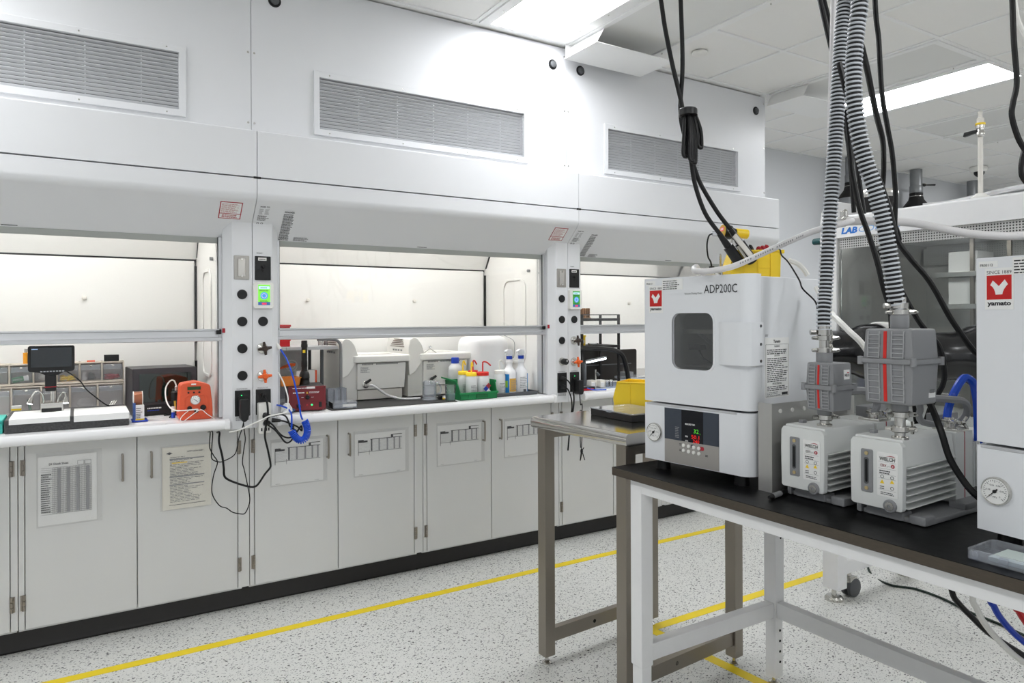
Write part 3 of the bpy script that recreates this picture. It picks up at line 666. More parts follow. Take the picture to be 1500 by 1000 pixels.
def oven(loc, rz, label, serial, full=True):
    t = thing('vacuum_oven', label, 'oven', loc, rz, 'white vacuum drying ovens'); M = MW[t]; B = lambda: MB(M)
    OW = mat('oven_white', (229, 231, 234), .33, var=.01)
    b = B(); cx0, cx1, cz0, cz1 = .09, .306, .30, .56
    b.frame(rrect(.006, .404, .045, .632, .004, 5), rrect(cx0, cx1, cz0, cz1, .002, 5), 'y', .062, .47); b.box(.008, .402, .466, .4695, .05, .63); b.build('cabinet_shell', OW, t)
    B().frame([(.012, .05), (.398, .05), (.398, .63), (.012, .63)], [(cx0, cz0), (cx1, cz0), (cx1, cz1), (cx0, cz1)], 'y', .054, .066).build('door_gasket', DARK, t, sm=0)
    # door with rounded hinge-less edge and window opening
    x0, x1, z0, z1 = .004, .372, .229, .638; wx0, wx1, wz0, wz1 = .119, .277, .342, .522
    b = B(); b.frame(rrect(x0, x1, z0, z1, .002), rrect(wx0, wx1, wz0, wz1, .028), 'y', 0, .055)
    arc = [(x1, 0)] + [(x1 + .036 * math.sin(math.radians(a)), .036 - .036 * math.cos(math.radians(a))) for a in range(10, 91, 10)] + [(x1 + .036, .055), (x1, .055)]
    b.prism(arc, 'z', z0, z1); d = b.build('door', OW, t, sm=30)
    B().frame(rrect(wx0 - .007, wx1 + .007, wz0 - .007, wz1 + .007, .034), rrect(wx0, wx1, wz0, wz1, .028), 'y', -.0015, .006).build('window_rim', OW, d)
    B().prism(rrect(wx0, wx1, wz0, wz1, .028), 'y', .010, .014).build('window', DARKG, d, sm=0)
    CHB = mat('chamber_wall', (226, 225, 222), .45, metal=.15)
    B().box(cx0 + .001, cx1 - .001, .30, .304, cz0 + .001, cz1 - .001).build('chamber_back', CHB, t, sm=0)
    for q in (cx0 + .0005, cx1 - .0035): B().box(q, q + .003, .066, .30, cz0 + .001, cz1 - .001).build('chamber_wall', CHB, t, sm=0)
    if full:
        B().tube([(.13, .12, .46), (.15, .13, .44), (.19, .15, .405), (.23, .14, .40), (.262, .11, .43), (.275, .10, .46)], .006, 8).build('chamber_tube', GREYP, t)
        B().box(.118, .165, .085, .12, .40, .418).build('chamber_bracket', BLACKM, t, bev=.002); B().tube([(.15, .10, .40), (.165, .10, .375), (.195, .11, .355)], .003, 6).build('chamber_wire', BLACKP, t)
        B().box(.186, .20, .13, .135, .352, .39).build('red_strip', INKRED, t, sm=0); B().box(.20, .222, .13, .135, .352, .385).build('grey_strip', GREYD, t, sm=0)
        B().cyl((.25, .12, .408), (.275, .12, .408), .006).build('orange_cap', ORANGE, t); B().cyl((.245, .11, .44), (.27, .11, .452), .007).build('chamber_valve', BLACKM, t)
    if full: B().box(cx0 + .004, cx1 - .004, .07, .295, .455, .468).build('shelf', SHEET, t, sm=0); B().box(cx0 + .004, cx1 - .004, .07, .295, .346, .351).build('shelf', SHEET, t, sm=0)
    # pull: bent plate wrapped round the door edge
    P = [(.296, .001), (.306, -.007), (.33, -.016), (.372, -.020), (.395, -.017), (.413, -.004), (.418, .014), (.418, .052), (.411, .052), (.411, .02), (.37, -.004), (.31, .001)]
    h = B().prism(P, 'z', .364, .494).build('door_pull', OW, d, bev=.0015, seg=1, sm=45)
    for z in (.378, .428, .482): B().cyl((.4175, .035, z), (.420, .035, z), .0045, n=10).build('screw', GREYD, h)
    # lower control box
    x1 = .37
    b = B(); b.box(.004, x1, 0, .055, .034, .222)
    arc = [(x1, 0)] + [(x1 + .036 * math.sin(math.radians(a)), .036 - .036 * math.cos(math.radians(a))) for a in range(10, 91, 10)] + [(x1 + .036, .055), (x1, .055)]
    b.prism(arc, 'z', .034, .222); c = b.build('control_box', OW, t, sm=30)
    B().box(.012, .36, -.0012, .02, .216, .2235).build('silver_lip', ALU, c, bev=.001, seg=1)
    gauge(c, M, .046, .126, .031)
    if full:
        B().box(.088, .297, -.0015, .004, .036, .111).build('silver_panel', mat('panel_silver', (172, 168, 163), .4, metal=.5, var=.03), c, sm=0)
        dp = B().box(.088, .297, -.0018, .004, .111, .212).build('display_panel', mat('display_slate', (62, 68, 78), .25), c, sm=0)
        B().box(.157, .240, -.0022, .003, .111, .212).build('display_window', mat('display_black', (20, 21, 26), .15), dp, sm=0)
        F = M @ rot((0, -.0024, 0), PI / 2)
        text('MEASURED TEMP', PAPER, dp, F, .172, .165, .0055, .038, bold=.02)
        text('32', LEDG, dp, F, .205, .142, .013, .019); text('c', LEDG, dp, F, .228, .140, .005)
        text('50.1', LEDR, dp, F, .196, .124, .012, .030); text('240', LEDR, dp, F, .202, .108 + .003, .011, .024)
        for z in (.130, .116): lines(F, dp, PAPER, .172, .184, z - .004, z + .002, 2, .5, 3)
        lines(F, dp, PRINTG, .132, .15, .12, .158, 7, .3, 4)
        F = M @ rot((0, -.0016, 0), PI / 2)
        MB(F).box(.194, .207, .0935, .105, 0, .0005).build('key_patch', mat('key_slate', (60, 64, 72), .4), c, sm=0)
        MB(F).prism(rrect(.219, .243, .0905, .1025, .005), 'z', 0, .0005).build('key_patch', INKRED, c, sm=0)
        for i in range(4):
            for z in (.098, .0815): B().lathe([(.006, -.001), (.006, -.004), (.0045, -.0055)], (.165 + .0197 * i, 0, z - i * .0006), 'y', 14).build('key', WHITEP, c)
        for a, z in ((.148, .10), (.148, .082), (.248, .078)): lines(F, c, PRINT, a, a + .010, z - .004, z + .004, 2, .5, 5, ragged=.1)
    for a in (.05, .35):
        for b_ in (.04, .42): B().cyl((a, b_, 0), (a, b_, .05), .024, .02, 16).build('foot', RUBBER, t)
    logo(d, M, .027, .545, .051, .053)
    F = M @ rot((0, -.0008, 0), PI / 2)
    s = flat(F, .010, .05, .616, .630).build('serial_sticker', PAPER, d, sm=0); text(serial, PRINT, s, F, .013, .6185, .0055, .027, bold=.02)
    s = flat(F, .080, .163, .598, .634).build('asset_sticker', PAPER, d, sm=0); lines(F, s, PRINT, .083, .158, .600, .632, 5, .42, 6, ragged=.3)
    if full:
        text('ADP200C', PRINT, d, F, .245, .583, .027, .118); text('Vacuum Drying Oven', PRINT, d, F, .170, .5815, .0058, .066)
        S = M @ rot((.4042, 0, 0), PI / 2, 0, PI / 2)     # on the side wall: X towards the back
        s = flat(S, .078, .215, .262, .445).build('warning_sheet', PAPER, t, sm=0)
        text('Yamato', PRINT, s, S, .145, .430, .009, .04, bold=.04, al='CENTER'); text('WARNING', PRINT, s, S, .145, .416, .006, .03, al='CENTER', bold=.02); text('CAUTION', PRINT, s, S, .145, .388, .006, .03, al='CENTER', bold=.02); text('BEFORE OPERATING', PRINT, s, S, .145, .302, .006, .05, al='CENTER', bold=.02)
        MB(S).frame([(.083, .266), (.21, .266), (.21, .425), (.083, .425)], [(.0838, .2668), (.2092, .2668), (.2092, .4242), (.0838, .4242)], 'z', 0, .0007).build('print_rule', PRINT, s, sm=0)
        lines(S, s, PRINT, .09, .207, .395, .412, 3, .5, 7, ragged=.15); lines(S, s, PRINT, .09, .207, .311, .386, 13, .45, 8, ragged=.3); lines(S, s, PRINT, .09, .207, .284, .3, 3, .45, 9)
        MB(S).box(.172, .205, .268, .276, 0, .0008).build('print_block', PRINT, s, sm=0); lines(S, s, PRINTG, .088, .165, .268, .282, 3, .5, 10)
        lines(S, t, PRINT, .08, .10, .45, .457, 2, .5, 12)
    return t
oven((1.63, 1.785, .9004), math.atan2(-.9929, .1186), 'white vacuum oven with window and display, a yellow bin on its top', 'FR00111')
oven((1.712, .791, .9004), math.atan2(-.9945, -.105), 'white vacuum oven cut off by the frame edge, only logo and dial showing', 'FR00112', False)

# bent sheet between the oven and the smaller filter's pump
t = thing('steel_shield', 'bent stainless sheet standing between the oven and the first pump', 'shield', (1.70, 1.326, .9)); B = lambda: MB()
B().box(1.699, 1.7015, 1.324, 1.372, .9005, 1.158).build('front_flange', SHEET, t, sm=0)
s = B().box(1.7015, 2.1, 1.324, 1.3265, .9005, 1.158).build('side_plate', SHEET, t, sm=0)
for x in (1.735, 1.79, 1.845): B().lathe([(.006, 0), (.006, -.003)], (x, 1.324, 1.135), 'y', 12).build('hole_bushing', WHITEP, s)

# ================================================================== VACUUM PUMPS
RIBM = mat('rib_lit_grey', (166, 167, 169), .4)  # paler than the filter body: light caught by the ribs, put into their colour
def wingclamp(mb, c, r, h=.014, ang=0):
    """KF clamp ring about a vertical pipe at c with an ear and wing nut at angle ang"""
    mb.lathe([(r * .7, 0), (r, .001), (r, h - .001), (r * .7, h)], c)
    ca_, sa_ = math.cos(ang), math.sin(ang); d = Vector((ca_, sa_, 0)); p = Vector((-sa_, ca_, 0)); c = Vector(c) + Vector((0, 0, h / 2))
    for s in (-1, 1):
        q = c + d * (r * 1.15) + p * (s * .006); a = q - d * .012; 
        mb.cyl(a, q + d * .012, h * .45, h * .38, 8)
    e = c + d * (r * 1.5); mb.cyl(e - p * .02, e + p * .02, .003, n=8); mb.cyl(e + p * .012, e + p * .022, .008, .006, 8)
    w1 = e + p * .018; mb.cyl(w1, w1 + Vector((0, 0, .014)) + p * .01, .003, .0045, 6); mb.cyl(w1, w1 - Vector((0, 0, .014)) + p * .01, .003, .0045, 6)
    e2 = c - d * r; mb.cyl(e2, e2 - d * .013, h * .42, h * .3, 8)
    return mb
def pump(oy, label, port, fc, fsize, fz, big):
    t = thing('vacuum_pump', label, 'pump', (1.70, oy, .9004), -PI / 2, 'rotary vacuum pumps on the bench'); M = MW[t]; B = lambda: MB(M)
    w_ = .133
    # base
    bp = rrect(-.002, .172, .035, .40, .02); 
    b = B().prism(bp, 'z', .0, .014).build('base_plate', GREYP, t, bev=.004)
    for x0, x1 in ((-.004, .012), (.022, .118), (.132, .174)): B().box(x0, x1, .028, .075, .0005, .024).build('base_foot', GREYP, b, bev=.006)
    B().box(.13, .172, .22, .36, .012, .03).build('base_block', GREYP, b, bev=.004)
    # motor core and cooling fins
    B().box(.016, w_ - .018, .014, .245, .034, .142).build('oil_case', PUMPW, t, bev=.002)
    for i in range(7):
        z = .036 + i * .0165
        B().hexa([(-.012, .02, z), (w_ + .006, .02, z), (w_ + .008, .243, z + .006), (-.012, .243, z + .006)], [(-.012, .02, z + .0028), (w_ + .006, .02, z + .0028), (w_ + .008, .243, z + .0088), (-.012, .243, z + .0088)]).build('cooling_fin', PUMPW, t, bev=.0008, seg=1)
    # top cover and front cover
    B().hexa([(-.003, .004, .138), (w_ + .003, .004, .138), (w_ + .003, .245, .138), (-.003, .245, .138)], [(.004, .012, .206), (w_ - .004, .012, .206), (w_ - .004, .245, .203), (.004, .245, .203)]).build('top_cover', PUMPW, t, bev=.005)
    fcv = B().prism([(.0, .034), (.006, .03), (w_ - .004, .03), (w_, .034), (w_ + .002, .13), (w_ + .001, .19), (w_ - .006, .200), (.006, .200), (-.001, .19), (-.002, .13)], 'y', 0, .018).build('front_cover', PUMPW, t, bev=.004)
    s = B().prism(rrect(.029, .060, .065, .173, .004), 'y', -.003, .004).build('sight_plate', GREYP, fcv, bev=.001, seg=1)
    B().prism(rrect(.038, .050, .085, .153, .006), 'y', -.004, -.002).build('sight_recess', GREYD, s, sm=0)
    B().prism(rrect(.0415, .0475, .09, .148, .003), 'y', -.0045, -.003).build('sight_glass', DARK, s, sm=0)
    for z in (.075, .163): B().cyl((.0445, -.005, z), (.0445, -.002, z), .0048, n=12).build('screw', mat('brass_screw', (206, 186, 140), .35, metal=.7), s)
    F = M @ rot((0, -.0006, 0), PI / 2)
    l = MB(F).prism(rrect(.071, .123, .062, .171, .003), 'z', -.002, .0006).build('rating_label', PAPER, fcv, sm=0)
    text('WELCH', PRINT, l, F, .077, .151, .009, .040, bold=.035, shear=.1)
    MB(F).prism([(.094, .1615), (.103, .1645), (.112, .1645), (.118, .1615), (.110, .163), (.102, .163)], 'z', 0, .0012).build('logo_swoosh', INKRED, l, sm=0)
    MB(F).box(.075, .119, .1475, .148, 0, .001).build('print_rule', PRINTG, l, sm=0)
    text('CRV', INKRED, l, F, .079, .136, .0068, .016, bold=.03); text('pro', PRINTG, l, F, .096, .136, .0058, .010); MB(F).prism(circ(.111, .1395, .0048, 14), 'z', 0, .0011).build('badge', INKRED, l, sm=0); text('8', PAPER, l, F @ Matrix.Translation((0, 0, .0008)), .111, .137, .0052, al='CENTER')
    for y in (.131, .117, .106, .078): MB(F).box(.075, .119, y, y + .0005, 0, .001).build('print_rule', PRINTG, l, sm=0)
    lines(F, l, PRINT, .077, .105, .1185, .129, 2, .55, 21, ragged=.2)
    for a, y in ((.084, .111), (.109, .111), (.109, .085)): MB(F).frame(circ(a, y, .0045, 12), circ(a, y, .0034, 12), 'z', 0, .001).build('approval_mark', PRINT, l, sm=0)
    for a, y in ((.084, .094), (.109, .097)): MB(F).prism([(a - .0055, y), (a + .0055, y), (a, y + .0095)], 'z', 0, .0011).build('warning_triangle', YELP, l, sm=0)
    lines(F, l, PRINT, .078, .090, .08, .09, 2, .5, 22, ragged=.1); lines(F, l, PRINT, .08, .114, .067, .075, 2, .5, 23, ragged=.1)
    pl = B().lathe([(.0165, .004), (.0165, -.004), (.0145, -.006)], (.104, 0, .041), 'y', 22).build('drain_plug', GREYP, fcv)
    B().lathe([(.0115, -.004), (.0105, -.0075), (.0045, -.0075), (.0045, -.003)], (.104, 0, .041), 'y', 18).build('drain_hex', CHROME, pl)
    B().box(.016, .030, .055, .075, .2, .214).build('gas_ballast_knob', GREYP, t, bev=.003)
    # motor flange with red line, motor
    mf = B().box(-.004, w_ + .004, .245, .335, .02, .205).build('motor_flange', PUMPW, t, bev=.004)
    B().box(w_ - .002, w_ + .0045, .288, .2915, .022, .204).build('red_line', INKRED, mf, sm=0)
    mo = B().prism(rrect(.004, w_ - .004, .03, .19, .05), 'y', .335, .48).build('motor', PUMPW, t)
    for i in range(9): B().box(w_ - .006, w_ + .002, .34 + i * .015, .346 + i * .015, .05, .17).build('motor_fin', PUMPW, mo, sm=0)
    B().box(.01, .05, .34, .44, .185, .235).build('switch_box', GREYP, mo, bev=.004)
    fl = B().box(.07, w_ + .002, .258, .318, .204, .212).build('exhaust_flange', CHROME, t, bev=.002)
    ex = B(); c = (.10, .288, .212); ex.lathe([(.014, 0), (.014, .012), (.02, .014), (.02, .018), (.013, .018), (.013, .026)], c); wingclamp(ex, (.10, .288, .222), .02, .012, -.6); ex.build('exhaust_clamp', CHROME, fl)
    # inlet stack: pump flange, clamp, filter, clamp, hose barb.  world frame
    px, py = port; z0 = 1.105
    b = MB(); b.lathe([(.02, 0), (.02, .006), (.0125, .008), (.0125, .016), (.018, .017)], (px, py, z0)); zc = z0 + .018
    if big:
        wingclamp(b, (px, py, zc), .021, .014, -.9); b.lathe([(.0125, 0), (.0125, .022)], (px, py, zc + .013)); zc += .036
    wingclamp(b, (px, py, zc), .021, .014, -.5); b.build('inlet_clamp', CHROME, t)
    f0, f1, fm = fz
    fx, fy = fc; wy, dx = fsize[0] / 2, fsize[1] / 2
    fb = MB(); fb.lathe([(.0195, 0), (.0195, f0 - zc - .012)], (px, py, zc + .013))
    zt = f1 + (.036 if big else .028)
    fb.lathe([(.0215, 0), (.0215, zt - f1 + .002)], (px, py, f1 - .002))
    k = .93
    for za, zb in ((fm - .0, f0), (fm + .0, f1)):
        lo, hi = sorted((za, zb)); A = (wy, dx) if lo == za else (wy * k, dx * k); C_ = (wy, dx) if hi == za else (wy * k, dx * k)
        fb.hexa([(fx - A[1], fy + A[0], lo), (fx - A[1], fy - A[0], lo), (fx + A[1], fy - A[0], lo), (fx + A[1], fy + A[0], lo)], [(fx - C_[1], fy + C_[0], hi), (fx - C_[1], fy - C_[0], hi), (fx + C_[1], fy - C_[0], hi), (fx + C_[1], fy + C_[0], hi)])
    f = fb.build('inlet_filter', GREYP, t, bev=.006 if big else .004)
    e = .006
    MB().box(fx - dx - e, fx + dx + e, fy - wy - e, fy + wy + e, fm - .006, fm + .006).build('filter_flange', GREYP, f, bev=.002)
    for sx in (-1, 1):
        for sy in (-1, 1):
            MB().cyl((fx + sx * (dx + .003), fy + sy * (wy + .003), fm - .010), (fx + sx * (dx + .003), fy + sy * (wy + .003), fm + .010), .007, n=12).build('flange_boss', GREYP, f)
    def face(u, zz): return fx - dx + (dx * (1 - k)) * abs(zz - fm) / ((f1 if zz > fm else f0) - fm) * (1 if zz > fm else 1) if False else fx - dx * (1 - (1 - k) * abs(zz - fm) / abs((f1 if zz > fm else f0) - fm))
    def bar(y0, y1, za, zb, m_, nm, pr=.0025):
        xa, xb = face(0, za), face(0, zb)
        MB().hexa([(xa - pr, y1, za), (xa - pr, y0, za), (xa + .004, y0, za), (xa + .004, y1, za)], [(xb - pr, y1, zb), (xb - pr, y0, zb), (xb + .004, y0, zb), (xb + .004, y1, zb)]).build(nm, m_, f, sm=0)
    red = mat('filter_red_stripe', (206, 38, 30), .5)
    for s0, s1 in ((fm + .007, f1 - .006), (f0 + .006, fm - .007)):
        bar(fy + wy * .02, fy + wy * .15, s0, s1, red, 'red_stripe', .0012)
        for c0, c1 in ((.30, .84), (-.72, -.18)):
            for i in range(6):
                z = s0 + (s1 - s0) * (i + .1) / 6; bar(fy + wy * c0 * .93, fy + wy * c1 * .93, z, z + .0022, RIBM, 'rib', .0035)
            bar(fy + wy * c0 * .93, fy + wy * (c0 + .04) * .93, s0, s1, RIBM, 'rib', .0035); bar(fy + wy * (c1 - .04) * .93, fy + wy * c1 * .93, s0, s1, RIBM, 'rib', .0035)
    if big: S = rot((fx + dx * .28, fy - wy * .93 - .0004, f0 + .016), PI / 2); MB(S).box(0, .030, 0, .032, -.004, .0008).build('side_label', PAPER, f, sm=0); lines(S @ Matrix.Translation((0, 0, .0004)), f, PRINT, .003, .026, .012, .028, 5, .5, 31)
    else:
        S = rot((fx + dx * .1, fy - wy * .95 - .0004, f1 - .045), PI / 2); MB(S).box(0, .026, 0, .026, -.004, .0008).build('side_label', PAPER, f, sm=0)
        text('WELCH', PRINT, f, S @ Matrix.Translation((0, 0, .0004)), .002, .008, .007, .022, bold=.05); MB(S).prism([(.012, .017), (.018, .02), (.024, .017)], 'z', 0, .0014).build('logo_swoosh', INKRED, f, sm=0)
    b = MB(); wingclamp(b, (px, py, zt - .002), .022, .014, -.5)
    zz = zt + .012
    if not big:
        b.lathe([(.0135, 0), (.0135, .024)], (px, py, zz)); wingclamp(b, (px, py, zz + .02), .022, .014, -.5); zz += .034
    b.lathe([(.015, 0), (.015, .03)], (px, py, zz)); b.build('hose_clamp_stack', CHROME, t)
    return zz
Z1 = pump(1.293, 'rotary vacuum pump with the smaller grey inlet filter, nearest the oven', (1.764, 1.20), (1.765, 1.187), (.086, .086), (1.152, 1.283, 1.216), False)
Z2 = pump(1.082, 'rotary vacuum pump with the larger grey inlet filter and blue arched tube', (1.735, .973), (1.737, .973), (.126, .118), (1.195, 1.379, 1.300), True)

# corrugated hoses
def hose(name, pts, r, label):
    t = thing(name, label, 'hose', pts[0], 0, 'corrugated vacuum hoses'); P = smooth(pts, 30)
    L = [0]
    for a, b in zip(P, P[1:]): L.append(L[-1] + (b - a).length)
    tot = L[-1]; pitch = .0112; n = int(tot / pitch)
    def at(d):
        import bisect
        i = max(1, min(bisect.bisect_left(L, d), len(P) - 1)); k = (d - L[i - 1]) / max(1e-9, L[i] - L[i - 1]); return P[i - 1].lerp(P[i], k)
    inner = [at(tot * i / 60) for i in range(61)]
    MB().tube(inner, r * .80, 16, 1).build('inner_wall', HOSEB, t)
    # the ribs are one continuous helical wire
    mb = MB(); N = 20; pr = []; 
    M_ = 7
    for i in range(n):
        c = at((i + .5) * pitch); d = (at((i + .9) * pitch) - at((i + .1) * pitch)).normalized(); a = d.orthogonal().normalized(); b = d.cross(a); vs = []
        for h, rr in ((-.0026, .82), (-.0022, .97), (0, 1.0), (.0022, .97), (.0026, .82)):
            vs += [c + d * h + (a * math.cos(2 * PI * j / N) + b * math.sin(2 * PI * j / N)) * (r * rr) for j in range(N)]
        mb.add(vs, [(k * N + j, k * N + (j + 1) % N, (k + 1) * N + (j + 1) % N, (k + 1) * N + j) for k in range(4) for j in range(N)])
    mb.build('ribs', HOSE, t, kind='stuff')
    c = P[0]
    b = MB(); b.lathe([(r * 1.04, .004), (r * 1.04, .018), (r * .9, .018), (r * .9, .004)], tuple(c)); b.cyl((c.x - r, c.y + .012, c.z + .011), (c.x - r - .012, c.y + .02, c.z + .011), .007, n=8); b.build('band_clamp', CHROME, t)
    return t
hose('corrugated_hose', [(1.765, 1.202, Z1 - .002), (1.772, 1.206, 1.425), (1.783, 1.209, 1.481), (1.797, 1.209, 1.624), (1.813, 1.208, 1.768), (1.83, 1.207, 1.913), (1.844, 1.207, 2.059), (1.859, 1.207, 2.199), (1.874, 1.207, 2.319), (1.90, 1.209, 2.5), (1.93, 1.21, 2.78), (1.94, 1.21, 3.046)], .0205, 'grey corrugated hose rising from the smaller filter to the ceiling')
hose('corrugated_hose', [(1.735, .974, Z2 - .002), (1.728, .978, 1.452), (1.713, .987, 1.567), (1.691, 1.0, 1.693), (1.666, 1.016, 1.787), (1.647, 1.027, 1.881), (1.639, 1.032, 1.976), (1.641, 1.031, 2.06), (1.647, 1.028, 2.128), (1.653, 1.024, 2.196), (1.68, 1.05, 2.4), (1.75, 1.08, 2.75), (1.78, 1.09, 3.046)], .0205, 'grey corrugated hose rising from the larger filter, crossing the other hose')

# ================================================================== IN THE FIRST HOOD
WZ = .9445
t = thing('granite_slab', 'black speckled granite surface plate under the microscope', 'slab', (-.262, 3.5, WZ))
MB().box(-.262, .184, 3.5, 3.85, WZ, 1.0).build('slab', GRANITE, t, bev=.003, seg=1)
for (a, b, yb, yf, zd, lab) in ((-.246, -.036, 3.775, 3.497, .981, 'white bench pad draped over the granite edge in front of the microscope'), (-.022, .184, 3.755, 3.497, .975, 'white bench pad draped over the granite corner next to the black printer')):
    tag(MB().prism([(yb, 1.0008), (yb, 1.0035), (yf, 1.0035), (yf - .004, 1.001), (yf - .006, zd), (yf - .0035, zd), (yf - .001, .999), (yf + .002, 1.0008)], 'x', a, b).build('bench_pad', PAPER), lab, 'pad', 'white pads on the granite')
t = thing('digital_microscope', 'digital microscope with a black screen and two gooseneck lamps', 'microscope', (-.105, 3.72, 1.0036)); B = lambda: MB()
st = B().box(-.147, -.062, 3.69, 3.80, 1.0038, 1.042).build('base', CHROME, t, bev=.003)
B().box(-.143, -.068, 3.682, 3.692, 1.006, 1.02).build('base_front', BLACKP, st, bev=.002)
B().cyl((-.1, 3.745, 1.04), (-.1, 3.745, 1.11), .012).build('column', CHROME, t)
B().box(-.131, -.089, 3.70, 3.77, 1.092, 1.17).build('camera_body', BLACKP, t, bev=.006)
B().box(-.1315, -.0885, 3.6992, 3.75, 1.110, 1.1135).build('red_ring', INKRED, t, sm=0)
sc = B().prism([(-.192, 1.19), (-.187, 1.181), (-.15, 1.176), (-.128, 1.164), (-.082, 1.164), (-.06, 1.176), (-.024, 1.181), (-.019, 1.19), (-.019, 1.289), (-.024, 1.294), (-.187, 1.294), (-.192, 1.289)], 'y', 3.69, 3.715).build('monitor', BLACKP, t, bev=.003)
B().box(-.181, -.030, 3.6885, 3.6915, 1.2, 1.286).build('screen', mat('dark_screen', (22, 30, 36), .08, coat=1), sc, sm=0)
F = FY(0, 3.6883, 0); lines(F, sc, mat('screen_text', (170, 200, 235), .5, emit=.6), -.178, -.156, 1.278, 1.282, 1, .8, 3, ragged=.05)
for i in range(8): B().box(-.147 + i * .0115, -.139 + i * .0115, 3.687, 3.691, 1.1785, 1.184).build('button', mat('button_silver', (170, 172, 176), .4), sc, sm=0)
for s, pts, tip in ((-1, [(-.135, 3.70, 1.03), (-.137, 3.695, 1.075), (-.152, 3.69, 1.097), (-.17, 3.685, 1.09), (-.178, 3.68, 1.07)], (-.185, 3.675, 1.045)), (1, [(-.085, 3.70, 1.03), (-.08, 3.695, 1.06), (-.066, 3.69, 1.085), (-.056, 3.685, 1.08), (-.053, 3.68, 1.065)], (-.053, 3.675, 1.04))):
    g = B().tube(pts, .0032, 8).build('gooseneck', CHROME, t)
    B().cyl(pts[-1], tip, .006, .012).build('lamp_head', CHROME, g)
    d = (Vector(tip) - Vector(pts[-1])).normalized(); B().cyl(Vector(tip) - d * .001, Vector(tip) + d * .001, .010).build('lamp_lens', LEDW, g)
def cord(name, pts, r, m, label, cat='cable', group=None, ends=None):
    o = MB().tube(pts, r, 8, 6).build(name, m); return tag(o, label, cat, group)
cord('usb_cable', [(-.06, 3.72, 1.178), (-.044, 3.725, 1.172), (0, 3.74, 1.131), (.024, 3.74, 1.092), (.058, 3.74, 1.056), (.1, 3.75, 1.016), (.118, 3.755, 1.008)], .0028, RUBBER, 'thin black cable sloping down from the microscope screen')
for i, (x, y) in enumerate(((.118, 3.79), (.127, 3.795), (.136, 3.80))):
    tag(MB().cyl((x, y, 1.004), (x + .012, y + .02, 1.022), .003).build('tweezers', CHROME), 'small metal tweezers leaning at the back of the granite slab', 'tweezers', 'tweezers on the granite slab')
# drawer organizer
t = thing('drawer_organizer', 'two-tier beige organizer of clear tilting drawers behind the microscope', 'organizer', (0, 4.0, WZ)); BE = mat('organizer_beige', (218, 208, 194), .5, var=.02)
DRW = glass_mat('drawer_clear', (252, 252, 254), .7, .06, .15); DBACK = mat('organizer_pale_back', (242, 238, 230), .6)  # back panel whitened to make up for the dim light inside the drawers
up = [.187, .094, 0, -.093, -.186, -.279, -.372]; lo = [.187, .075, -.04, -.155, -.27, -.385]
def tier(bs, z0, z1, y):
    MB().box(bs[-1], bs[0], y, y + .12, z0 - .006, z0 + .004).build('tier_shelf', BE, t, sm=0)
    MB().box(bs[-1], bs[0], y + .01, y + .12, z1 - .006, z1).build('tier_top', BE, t, sm=0)
    MB().box(bs[-1], bs[0], y + .114, y + .12, z0, z1).build('tier_back', DBACK, t, sm=0)
    for x in bs: MB().box(x - .004, x + .003, y + .002, y + .12, z0, z1).build('divider', BE, t, sm=0)
    for i, (a, b) in enumerate(zip(bs[1:], bs[:-1])):
        a += .005; b -= .006; op = .03 if (z0 < 1 and i == 4) else 0
        d = MB(); d.hexa([(a, y + .004 - op, z0 + .006), (b, y + .004 - op, z0 + .006), (b, y + .007 - op, z0 + .006), (a, y + .007 - op, z0 + .006)], [(a, y - .014 - op, z1 - .012), (b, y - .014 - op, z1 - .012), (b, y - .011 - op, z1 - .012), (a, y - .011 - op, z1 - .012)])
        for q in (a, b - .002): d.box(q, q + .002, y - .004, y + .09, z0 + .006, z1 - .03)
        dd = d.build('drawer', DRW, t, sm=0)
        MB().box(a, b, y - .016 - op, y - .009 - op, z1 - .036, z1 - .012).build('drawer_lip', CLEAR, dd, bev=.002, seg=1)
        MB().ball(((a + b) / 2, y - .018 - op, z1 - .018), .006, .004, .004).build('pull_tab', IVORY, dd)
tier(up, 1.105, 1.2, 4.0); tier(lo, .96, 1.095, 3.985)
MB().box(-.385, .19, 4.0, 4.11, WZ, .956).build('plinth', BE, t, sm=0)
def inside(name, label, cat, mb, m, kind=None):
    o = mb.build(name, m); return tag(o, label, cat, None, kind)
rnd = random.Random(3)
def heap(x0, x1, y0, y1, z0, n, L, r):
    mb = MB()
    for i in range(n):
        x, y, z, a = rnd.uniform(x0, x1), rnd.uniform(y0, y1), z0 + rnd.uniform(.003, .022), rnd.uniform(0, PI)
        mb.cyl((x - L * math.cos(a), y - L * .3 * math.sin(a), z), (x + L * math.cos(a), y + L * .3 * math.sin(a), z + rnd.uniform(-.006, .006)), r, n=5)
    return mb
inside('yellow_clips', 'heap of small yellow clips in a clear drawer', 'clips', heap(-.078, -.022, 4.02, 4.07, 1.112, 60, .009, .003), YELP, 'stuff')
inside('red_ties', 'tangle of red ties in the last clear upper drawer', 'ties', heap(.116, .163, 4.02, 4.07, 1.113, 70, .014, .0025), mat('dark_red_plastic', (168, 34, 48), .45), 'stuff')
t2 = thing('reagent_box', 'slim green and white carton lying tilted in an upper drawer', 'box', (-.235, 4.03, 1.11)); Mx = rot((-.237, 4.02, 1.13), 0, -.16)
MB(Mx).box(-.032, .012, 0, .03, -.0115, .0115).build('carton', GREENP, t2, sm=0); MB(Mx).box(.012, .032, 0, .03, -.0115, .0115).build('carton_end', PAPER, t2, sm=0)
lines(Mx @ FY(-.03, -.0002, -.004), t2, PAPER, 0, .04, 0, .009, 2, .5, 3)
inside('plastic_bag', 'crumpled beige bag in a drawer behind the microscope head', 'bag', MB().ball((-.15, 4.05, 1.133), .022, .02, .02, 9, 6), IVORY)
